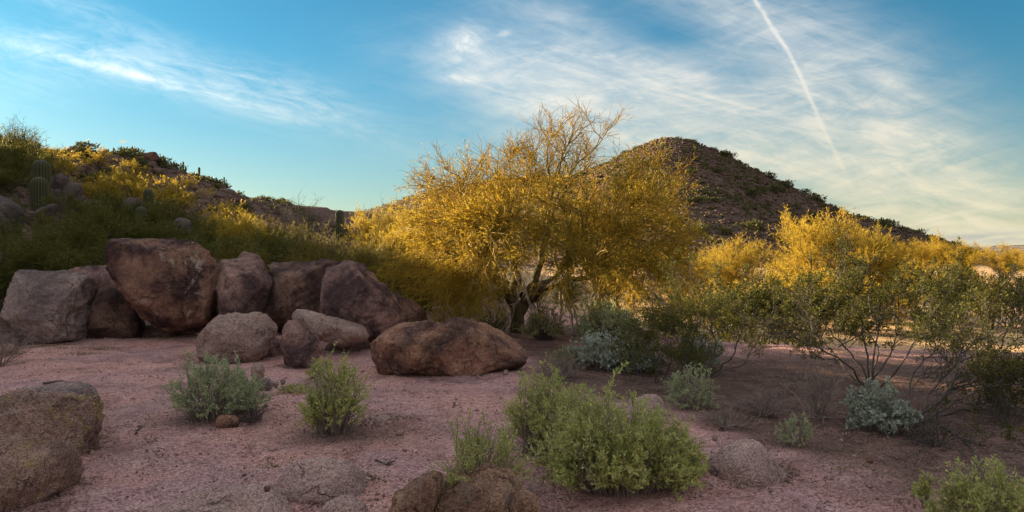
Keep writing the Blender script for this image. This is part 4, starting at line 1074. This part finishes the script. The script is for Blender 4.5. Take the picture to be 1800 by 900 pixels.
# farther creosotes on the wash floor are copies of three of a looser build
CR = Kind([proto('creosote_bush', broom_tree(sd_, 1.6, 2.2, M_creo_leaf, M_bark, 9, 8, 7, 4, .25, 0, (7, .05, .024), .018, .2, bare=.5), '', 'bush', None, ('stems', 'foliage')) for sd_ in (411, 412)])
for a in [(0, 1340, 600, 484, 16, 'dark creosote on the wash edge left of the rounded palo verde', 1.0), (1, 1425, 585, 470, 17, 'half-lit creosote in front of the rounded palo verde', 1.1), 
          (1, 1620, 560, 470, 24, 'sunlit creosote on the wash right of the tall stems', 1.2), (0, 1690, 560, 482, 27, 'yellowish creosote on the wash near the picture edge', 1.2), (1, 1775, 560, 486, 26, 'broad creosote on the wash at the picture edge', 1.2), (1, 1235, 590, 480, 19, 'lit creosote below the low yellow palo verde', 1.0), (1, 1370, 560, 480, 25, 'small lit creosote beside the far palo verdes', 1.0)]:
    put(CR, a[0], a[1], a[2], a[3], a[4], a[5], 'creosote bushes on the wash', a[6], 1.6)


# ------------------------------------------------------------------ dry twig bushes
def dry_bush(label, base, Wd, H, n, seed, mat=M_dry, lean=(0, 0)):
    rg = np.random.default_rng(seed)
    az = rg.uniform(0, 6.28, n); el = rg.uniform(.3, 1.5, n)
    D = np.stack([np.cos(az) * np.cos(el) * Wd / H, np.sin(az) * np.cos(el) * Wd / H, np.sin(el)], 1) + [lean[0], lean[1], 0]
    P1 = grow(np.zeros((n, 3)) + rg.normal(0, .03, (n, 3)) * [1, 1, 0], D, rg.uniform(.6, 1.05, n) * H, 7, .13, (0, 0, .0), rg)
    a = Acc(); tubes(a, P1, taper(np.full(n, .0065), np.full(n, .0028), 8), 4)
    p, d, k, tt = sprout(P1, 4, .2, 1, 38, rg); P2 = grow(p, d, rg.uniform(.2, .5, len(p)) * H, 5, .16, (0, 0, .02), rg)
    tubes(a, P2, taper(np.full(len(p), .0038), np.full(len(p), .0018), 6), 3)
    p, d, k, tt = sprout(P2, 3, .2, 1, 40, rg); P3 = grow(p, d, rg.uniform(.1, .25, len(p)) * H, 3, .18, (0, 0, .0), rg)
    tubes(a, P3, taper(np.full(len(p), .0024), np.full(len(p), .0013), 4), 3)
    P = a.v
    for v_ in P: v_[:, 2] = np.maximum(v_[:, 2], .004)
    return tag(link('dry_bush', a.mesh('dry_bush', mat), None, base), label, 'dry bush', 'leafless dry bushes')


dry_bush('pale leafless bush standing left of the round silver bush', gpt(1440, 738, 7.2), .5, .52, 26, 501)
dry_bush('low tangle of dead twigs behind the little pale shrub', gpt(1340, 730, 7.4), .8, .3, 26, 502)
dry_bush('dead twigs lying at the foot of the leafy creosote shrub', gpt(1275, 745, 7.0), .7, .22, 20, 503)
dry_bush('grey leafless bush at the picture edge before the grey block', gpt(0, 588, 10.8), .75, .7, 34, 504)
dry_bush('purplish dead twigs under the olive tuft', gpt(985, 655, 9.6), .7, .35, 34, 505)
dry_bush('dry grass-like twigs sprouting over the cracked rock', gpt(880, 885, 4.6), .42, .30, 26, 506)
dry_bush('dry stalks at the base of the tall part of the large green bush', gpt(930, 770, 6.1), .4, .25, 18, 507)
dry_bush('dark dead twigs at the root of the bush by the orange stone', gpt(440, 745, 6.9), .6, .16, 24, 508, M_bark)
dry_bush('dead sprawling twigs under the arching limb', gpt(1640, 790, 6.3), .6, .3, 20, 509, M_bark)
dry_bush('pale tangle of twigs on the slope above the giant boulder', gpt(265, 400, 24), 1.6, 1.1, 30, 510)

# ------------------------------------------------------------------ saguaros
def cactus_mat():
    m, t, o = new_mat('saguaro_skin')
    tcn = t.nodes.new('ShaderNodeTexCoord')
    at_ = t.nodes.new('ShaderNodeAttribute'); at_.attribute_name = 'spine'
    n = noise(t, tcn.outputs['Object'], 6, 4)
    col = mixc(t, n, (.03, .034, .015), (.05, .05, .022))
    col = mixc(t, V(t, at_.outputs['Fac']) * .5, col, (.16, .13, .07))
    principled(t, o, col, .7)
    return m


M_cactus = cactus_mat()


def saguaro_stem(P, r, ribs, acc, sp):
    """ribbed column along P with radii r"""
    n = len(P); T = unit(np.gradient(P, axis=0)); sides = ribs * 4
    A = unit(np.cross(T, np.array([[0.02, 1, 0.05]]))); B = np.cross(T, A)
    ang = np.arange(sides) / sides * 2 * np.pi
    prof = 1 + .10 * np.cos(ang * ribs)
    ring = P[:, None] + (r[:, None] * prof[None])[..., None] * (A[:, None] * np.cos(ang)[None, :, None] + B[:, None] * np.sin(ang)[None, :, None])
    idx = np.arange(n * sides).reshape(n, sides)
    q = np.stack([idx[:-1], np.roll(idx[:-1], -1, 1), np.roll(idx[1:], -1, 1), idx[1:]], -1).reshape(-1, 4)
    acc.add(ring.reshape(-1, 3), q); sp.append(np.tile(sstep(.7, 1, np.cos(ang * ribs)), n))


def column(H, rad, n=26, bend=0.0):
    z = np.concatenate([np.linspace(-.2, H - rad, n - 9), H - rad + rad * np.sin(np.linspace(.15, 1.0, 9) * np.pi / 2)])
    r = np.where(z < H - rad, rad * (.86 + .14 * sstep(0, H * .7, z)), rad * np.sqrt(np.clip(1 - ((z - H + rad) / rad) ** 2, .0015, 1)))
    return np.stack([bend * (z / H) ** 2, 0 * z, z], 1), r


def saguaro(label, base, H, rad, arms=(), ribs=18, group='saguaros on the brushy slope', yaw=0):
    acc, sp = Acc(), []
    P, r = column(H, rad); saguaro_stem(P, r, ribs, acc, sp)
    me = acc.mesh('saguaro', M_cactus); a_ = me.attributes.new('spine', 'FLOAT', 'POINT'); a_.data.foreach_set('value', np.concatenate(sp).astype(np.float32))
    root = tag(link('saguaro_cactus', me, None, base), label, 'cactus', group); root.rotation_euler[2] = yaw
    for (z0, side, out_, up, ra) in arms:
        acc, sp = Acc(), []
        th = np.linspace(0, np.pi / 2, 8)
        cur = np.stack([side * (rad * .5 + out_ * np.sin(th)), 0 * th, z0 + out_ * (1 - np.cos(th))], 1)
        top = cur[-1] + np.stack([0 * np.linspace(0, 1, 10), 0 * np.linspace(0, 1, 10), up * np.linspace(.08, 1, 10)], 1)
        P = np.concatenate([cur, top]); r = np.full(len(P), ra); r[-4:] *= [.95, .8, .55, .08]; r[0] *= .7
        saguaro_stem(P, r, 12, acc, sp)
        me = acc.mesh('arm', M_cactus); a_ = me.attributes.new('spine', 'FLOAT', 'POINT'); a_.data.foreach_set('value', np.concatenate(sp).astype(np.float32))
        link('arm', me, root)
    return root


def sag(label, x, ytop, ybase, wpx, Y, **kw):
    b = at(x, ybase, Y); gzv = gz(b[0], b[1])[0]
    top = at(x, ytop, Y)[2]; b[2] = min(gzv, top - .8)
    saguaro(label, b, top - b[2], wpx / 2 / F * Y * .93, **kw)


sag('taller of the two stout ribbed cacti standing side by side on the dark slope', 73, 281, 350, 29, 31)
sag('shorter stout ribbed cactus in front of the taller one', 69, 311, 372, 28, 28)
sag('rim-lit stout cactus on the slope above the giant boulder', 261, 332, 368, 17, 33)
sag('short pale cactus at the lower side of the rim-lit one', 248, 363, 392, 19, 28)
sag('slender cactus lit along one edge, standing before the saddle', 597, 369, 410, 14, 46, ribs=14)
GSK = 'tiny cacti on the skyline'
for lab, x, yt, yb, w, Y, arms in [
    ('thin bare cactus pole on the crest above the yellow shrubs', 199, 262, 275, 2.2, 70, ()), ('stubby cactus with short arms on the crest by the craggy outcrop', 141, 255, 266, 3, 66, ((.25, 1, .16, .2, .08), (.28, -1, .16, .2, .08))),
    ('armed cactus on the skyline right of the flat-topped outcrop', 322, 284, 299, 3, 84, ((.4, 1, .25, .35, .1), (.5, -1, .25, .3, .1))), ('single dark cactus standing out on the falling skyline', 350, 294, 306, 4, 88, ((.4, -1, .22, .25, .1),)),
    ('forked cactus far down the falling skyline', 394, 311, 326, 2.6, 95, ((.3, 1, .3, .6, .11),)), ('cactus poking above the conical hill\'s right slope', 1463, 372, 392, 3, 250, ()), ('last tiny cactus near the foot of the conical hill\'s right slope', 1563, 410, 424, 3, 250, ())]:
    sag(lab, x, yt, yb, w, Y, arms=arms, ribs=10, group=GSK)

# ------------------------------------------------------------------ shrubs and rocks dotted over the slopes
def small_shrub(seed, n=260):
    rg = np.random.default_rng(seed)
    fo, st = Acc(), Acc()
    c = unit(rg.normal(0, 1, (9, 3))) * rg.uniform(.25, .5, (9, 1)); c[:, 2] = np.abs(c[:, 2]) * .8 + .2
    k = rg.integers(0, 9, n); d = unit(rg.normal(0, 1, (n, 3)))
    p = c[k] + d * rg.uniform(.1, .36, (n, 1)); p[:, 2] = np.maximum(p[:, 2], .02)
    leaves(fo, p, d + [0, 0, .4], rg.uniform(.14, .30, n), rg.uniform(.06, .13, n), rg)
    P = np.stack([np.zeros((9, 3)) - [0, 0, .1], c * .5, c], 1); tubes(st, P, taper(np.full(9, .03), np.full(9, .012), 3), 4)
    return st.mesh('stems', M_bark), fo.mesh('foliage', M_shrub, False)


SH = Kind([proto('hill_shrub', small_shrub(s_), '', 'shrub', None, ('stems', 'foliage')) for s_ in (601, 602, 603)])
rg = np.random.default_rng(61)
n = 0
while n < 230:                                   # the conical hill: on its face and thickly along the right skyline
    if n < 70: x = rg.uniform(55, 140); y = 250 + rg.uniform(-10, 4)
    else: x = rg.uniform(10, 135); y = rg.uniform(145, 248)
    z = mount_z(x, y)
    if z < 4 or (n >= 70 and fbm2(np.array([x * .05]), np.array([y * .05]), 2, 62)[0] < rg.uniform(-.6, .4)): continue
    s_ = (1.0 + 2.0 * rg.uniform() ** 1.8) * (1.0 if n >= 70 else .62)
    SH.put(n, (x, y, float(z) - .75), rg.uniform(0, 6.28), (s_ * 1.35, s_ * 1.35, s_ * .95), 'dark green shrub dotted over the shaded slope of the conical hill', 'shrubs dotted over the conical hill'); n += 1
n = 0
while n < 120:                                   # the rocky hillside on the left
    y = rg.uniform(30, 125); x = rg.uniform(-38.5, -9) if n >= 45 else rg.uniform(-39.5, -36)
    z = float(hillside_z(x, y)); X_ = x / y * F + 900
    if z < 1.2 or X_ < -60 or X_ > 640: continue
    s_ = rg.uniform(.5, 1.5)
    SH.put(n, (x, y, z - .2), rg.uniform(0, 6.28), (s_ * 1.3, s_ * 1.3, s_), 'dark shrub dotted among the rocks of the hillside below its falling skyline', 'shrubs dotted over the rocky hillside'); n += 1

RK = []
for s_ in range(5):
    v, f, c = rock_shape(np.array([(-.5, -.3), (-.3, .3), (.1, .42), (.5, .2), (.45, -.35)]) * (1 + .2 * np.sin(s_ + np.arange(5)))[:, None], .5, 10, 620 + s_, 2, amp=.1)
    RK.append((v, f))
M_rubble = rock_mat('slope_rubble', (.075, .045, .038), (.15, .088, .07), (.21, .128, .10), .5, .15, 1.0)
n = 0; rprot = []
while n < 150:                                   # single rocks on the hillside
    y = rg.uniform(28, 95); x = rg.uniform(-38, -10); z = float(hillside_z(x, y)); X_ = x / y * F + 900
    if z < 1.0 or X_ < -20 or X_ > 560: continue
    if n < 5: me = make_mesh('rock', RK[n][0], None, RK[n][1], M_rubble); rprot.append(me)
    o = link('rock', rprot[n % 5], None, (x, y, z + .05)); s_ = rg.uniform(.5, 1.5) * (1 if rg.uniform() < .85 else 1.6)
    o.scale = (s_, s_, s_ * rg.uniform(.6, .9)); o.rotation_euler = (rg.uniform(-.3, .3), rg.uniform(-.3, .3), rg.uniform(0, 6.28))
    tag(o, 'reddish rock among the many strewn over the hillside below its skyline', 'rock', 'rocks strewn over the hillside'); n += 1


def scatter(name, pts, sc, protos, mat, label, seed, smooth=False):
    """one mesh holding loose pieces nobody could count"""
    rg = np.random.default_rng(seed); acc = Acc()
    for i, (v, f) in enumerate(protos):
        k = np.arange(i, len(pts), len(protos)); n = len(k)
        if not n: continue
        a = rg.uniform(0, 6.28, n); c, s_ = np.cos(a), np.sin(a); zsc = rg.uniform(.55, .95, n)
        V_ = np.stack([v[None, :, 0] * c[:, None] - v[None, :, 1] * s_[:, None], v[None, :, 0] * s_[:, None] + v[None, :, 1] * c[:, None], np.broadcast_to(v[None, :, 2], (n, len(v))) * zsc[:, None]], -1) * sc[k][:, None, None] + pts[k][:, None]
        F_ = f[None] + (np.arange(n) * len(v))[:, None, None]
        acc.add(V_.reshape(-1, 3), None, F_.reshape(-1, 3))
    o = link(name, acc.mesh(name, mat, smooth)); o['kind'] = 'stuff'; o['label'] = label
    return o


def low_rock(seed):
    v, f = ico(1); rg = np.random.default_rng(seed)
    return v * (1 + rg.uniform(-.28, .28, (len(v), 1))) * .5, f


LR = [low_rock(s_) for s_ in range(6)]
x = rg.uniform(5, 138, 9000); y = rg.uniform(125, 252, 9000); z = mount_z(x, y); k = z > 2
scatter('hill_rubble', np.stack([x, y, z - .25], 1)[k], (rg.uniform(.35, 1.0, 9000) ** 3 * 1.2 + .2)[k], LR, M_rubble, 'rubble covering the shaded slope of the conical hill', 63)
y = 26 + 100 * rg.uniform(0, 1, 9000) ** 1.5; x = rg.uniform(-39, -6, 9000); z = hillside_z(x, y); k = z > .5
scatter('hillside_rubble', np.stack([x, y, z], 1)[k], (rg.uniform(.1, 1, 9000) ** 2 * .75 + .1)[k], LR, M_rubble, 'rubble covering the hillside behind the boulder pile', 64)

a = Acc(); n = 4200
x = rg.uniform(5, 140, n); y = rg.uniform(120, 252, n); z = mount_z(x, y); k = (z > 1.5) & (fbm2(x * .06, y * .06, 3, 66) > rg.uniform(-.8, .5, n)); x, y, z = x[k], y[k], z[k]
q = np.repeat(np.stack([x, y, z - .45], 1), 14, 0); sz = np.repeat(rg.uniform(.35, 1.0, len(x)), 14); d = unit(rg.normal(0, 1, q.shape)); d[:, 2] = np.abs(d[:, 2])
leaves(a, q + d * sz[:, None] * .6, d + rg.normal(0, .5, d.shape), sz * .8, sz * .45, rg)
o = link('scrub', a.mesh('scrub', M_shrub, False)); o['kind'] = 'stuff'; o['label'] = 'fine scrub between the larger shrubs of the conical hill'

a = Acc(); n = 5000
x = rg.uniform(-75, 62, n); y = rg.uniform(150, 256, n); z = mount_z(x, y); k = (z > 3) & (x < 52 + (250 - y) * -.15); x, y, z = x[k], y[k], z[k]
q = np.repeat(np.stack([x, y, z - .45], 1), 9, 0); sz = np.repeat(rg.uniform(.3, 1.0, len(x)), 9); d = unit(rg.normal(0, 1, q.shape)); d[:, 2] = np.abs(d[:, 2])
leaves(a, q + d * sz[:, None] * .5, d + rg.normal(0, .5, d.shape), sz * .8, sz * .4, rg)
o = link('scrub', a.mesh('scrub', M_olv_leaf, False)); o['kind'] = 'stuff'; o['label'] = 'yellowed scrub on the sunlit flank of the conical hill'

# ------------------------------------------------------------------ gravel, litter and weeds on the clearing
M_peb = rock_mat('pebbles', (.28, .155, .14), (.50, .28, .235), (.60, .40, .35), .4, .3, 3.0, (.6, .52, .47))
v_, f_ = ico(1)
OC = np.array([[1, 0, 0], [-1, 0, 0], [0, 1, 0], [0, -1, 0], [0, 0, 1], [0, 0, -1]]) * .5; OF = np.array([[0, 2, 4], [2, 1, 4], [1, 3, 4], [3, 0, 4], [2, 0, 5], [1, 2, 5], [3, 1, 5], [0, 3, 5]])
PB = [(OC * (1 + np.random.default_rng(s_).uniform(-.3, .3, OC.shape)), OF) for s_ in range(5)]
N = 60000
yy = 3.9 + 9.5 * rg.uniform(0, 1, N) ** 1.6; xx = rg.uniform(-1, 1, N) * (yy * .74)
zz = gz_base(xx, yy)
s_ = .004 + .012 * rg.uniform(0, 1, N) ** 4; big = rg.uniform(0, 1, N) < .014; s_[big] *= rg.uniform(1.5, 3, big.sum())
scatter('gravel', np.stack([xx, yy, zz + s_ * .1], 1), s_ * 1.6, PB, M_peb, 'coarse pink gravel strewn over the clearing', 65)
# twigs and bits of leaf litter on the dark soil
a = Acc(); N = 4200
yy = rg.uniform(4.2, 14, N); xx = rg.uniform(-.72, .72, N) * yy; k = rg.uniform(0, 1, N) < soil_mask(xx, yy) * .85 + .15; xx, yy = xx[k], yy[k]
az = rg.uniform(0, 6.28, len(xx)); P0 = np.stack([xx, yy, gz_base(xx, yy) + .008], 1)
P = grow(P0, np.stack([np.cos(az), np.sin(az), 0 * az], 1), rg.uniform(.04, .22, len(xx)), 4, .18, (0, 0, 0), rg); P[:, :, 2] = gz_base(P[:, :, 0], P[:, :, 1]) + .012
tubes(a, P, taper(np.full(len(xx), .0035), np.full(len(xx), .0015), 5), 3)
o = link('litter', a.mesh('litter', M_dry)); o['kind'] = 'stuff'; o['label'] = 'dead twigs littering the dark soil'
a = Acc()
for (cx, cy, Y_, rx, ry, n) in [(90, 608, 12.6, 1.1, .35, 700), (60, 600, 13, .6, .3, 300), (150, 622, 11.8, .5, .15, 250), (270, 596, 13.9, .9, .15, 350), (500, 660, 9.3, .5, .2, 300), (165, 704, 6.5, .06, .1, 120), (760, 655, 9.9, .9, .12, 120), (1400, 600, 17, 3, 2, 800), (1600, 590, 19, 4, 2, 900), (1450, 640, 12.5, 2, .8, 700), (490, 805, 5.6, .12, .06, 90), (1500, 820, 5.6, 1.2, .6, 260), (1350, 560, 24, 4, 2, 600)]:
    c = at(cx, cy, Y_); q = rg.normal(0, .5, (n, 2)) * [rx, ry] + c[:2]
    cl_ = rg.integers(0, max(3, n // 30), n); ce = rg.normal(0, .5, (max(3, n // 30), 2)) * [rx, ry]; q = c[:2] + ce[cl_] + rg.normal(0, .07, (n, 2))
    p = np.stack([q[:, 0], q[:, 1], gz_base(q[:, 0], q[:, 1])], 1)
    leaves(a, p, np.stack([rg.normal(0, .7, n), rg.normal(0, .7, n), np.full(n, .6)], 1), rg.uniform(.012, .038, n), rg.uniform(.004, .012, n), rg)
o = link('weeds', a.mesh('weeds', M_weed, False)); o['kind'] = 'stuff'; o['label'] = 'low green weeds growing in patches on the gravel'
# separate fallen sticks on the gravel
def stick(label, pts, Y, r):
    q = np.array([gpt(x_, y_, Y_) + [0, 0, r * 1.1] for (x_, y_), Y_ in zip(pts, Y)]); n = 9; s2 = np.linspace(0, len(q) - 1, n)
    P = np.stack([np.interp(s2, np.arange(len(q)), q[:, i]) for i in range(3)], 1); P[1:-1] += rg.normal(0, .008, (n - 2, 3)) * [1, 1, .4]
    a = Acc(); tubes(a, P[None], np.linspace(r, r * .4, n)[None], 6)
    p, d, k, tt = sprout(P[None], 3, .3, .9, 40, rg); G = grow(p, d * [1, 1, .3], rg.uniform(.04, .12, 3), 4, .2, (0, 0, 0), rg); tubes(a, G, taper(np.full(3, r * .4), np.full(3, r * .2), 5), 4)
    tag(link('stick', a.mesh('stick', M_bark)), label, 'stick', 'fallen sticks on the gravel')
stick('straight dark stick on the gravel behind the foreground slab', [(75, 670), (108, 666)], [9.2, 9.4], .018)
stick('curved dead stick on the gravel above the cracked rock', [(660, 812), (682, 821), (694, 810)], [5.75, 5.65, 5.75], .007)
stick('short curled twig on the gravel between the rocks and the big bush', [(797, 700), (800, 712), (795, 718)], [8.0, 7.8, 7.7], .008)
stick('little forked twig on the gravel before the orange stone', [(238, 762), (248, 750), (244, 744)], [6.5, 6.7, 6.8], .008)
stick('bare limb lying under the arching creosote limb', [(1655, 745), (1690, 765), (1715, 800), (1722, 825)], [6.9, 6.5, 6.0, 5.6], .014)

# chips, grit and weeds gathered at the feet of the boulders
pts, sz = [], []
wv = Acc()
for o in [o_ for o_ in COL.objects if o_.type == 'MESH' and o_.name.split('.')[0] in ('boulder', 'outcrop', 'granite_dome', 'rock') and o_.location.y < 16.5 and len(o_.data.vertices) > 600]:
    co = np.empty(len(o.data.vertices) * 3, np.float32); o.data.vertices.foreach_get('co', co); co = co.reshape(-1, 3) + np.array(o.location)
    h_ = co[:, 2] - gz_base(co[:, 0], co[:, 1]); f_ = co[(np.abs(h_) < .05)]
    if len(f_) < 8: continue
    c_ = np.array(o.location); k_ = rg.integers(0, len(f_), 220); q_ = f_[k_].copy()
    dr = unit(q_[:, :2] - c_[:2]); q_[:, :2] += dr * (rg.exponential(.05, 220)[:, None] + .005) + rg.normal(0, .02, (220, 2))
    q_[:, 2] = gz_base(q_[:, 0], q_[:, 1]) + .002; pts.append(q_); sz.append(.006 + .028 * rg.uniform(0, 1, 220) ** 5)
    k_ = rg.integers(0, len(f_), 4); b_ = np.repeat(f_[k_], 16, 0) + rg.normal(0, .035, (64, 3)); b_[:, :2] += unit(b_[:, :2] - c_[:2]) * .04; b_[:, 2] = gz_base(b_[:, 0], b_[:, 1])
    leaves(wv, b_, np.stack([rg.normal(0, .5, 64), rg.normal(0, .5, 64), np.full(64, .7)], 1), rg.uniform(.015, .05, 64), rg.uniform(.003, .008, 64), rg)
scatter('rock_chips', np.concatenate(pts), np.concatenate(sz) * 1.6, PB, M_peb, 'chips and grit gathered at the feet of the boulders', 67)
o = link('weeds', wv.mesh('weeds', M_weed, False)); o['kind'] = 'stuff'; o['label'] = 'weeds sprouting along the feet of the boulders'
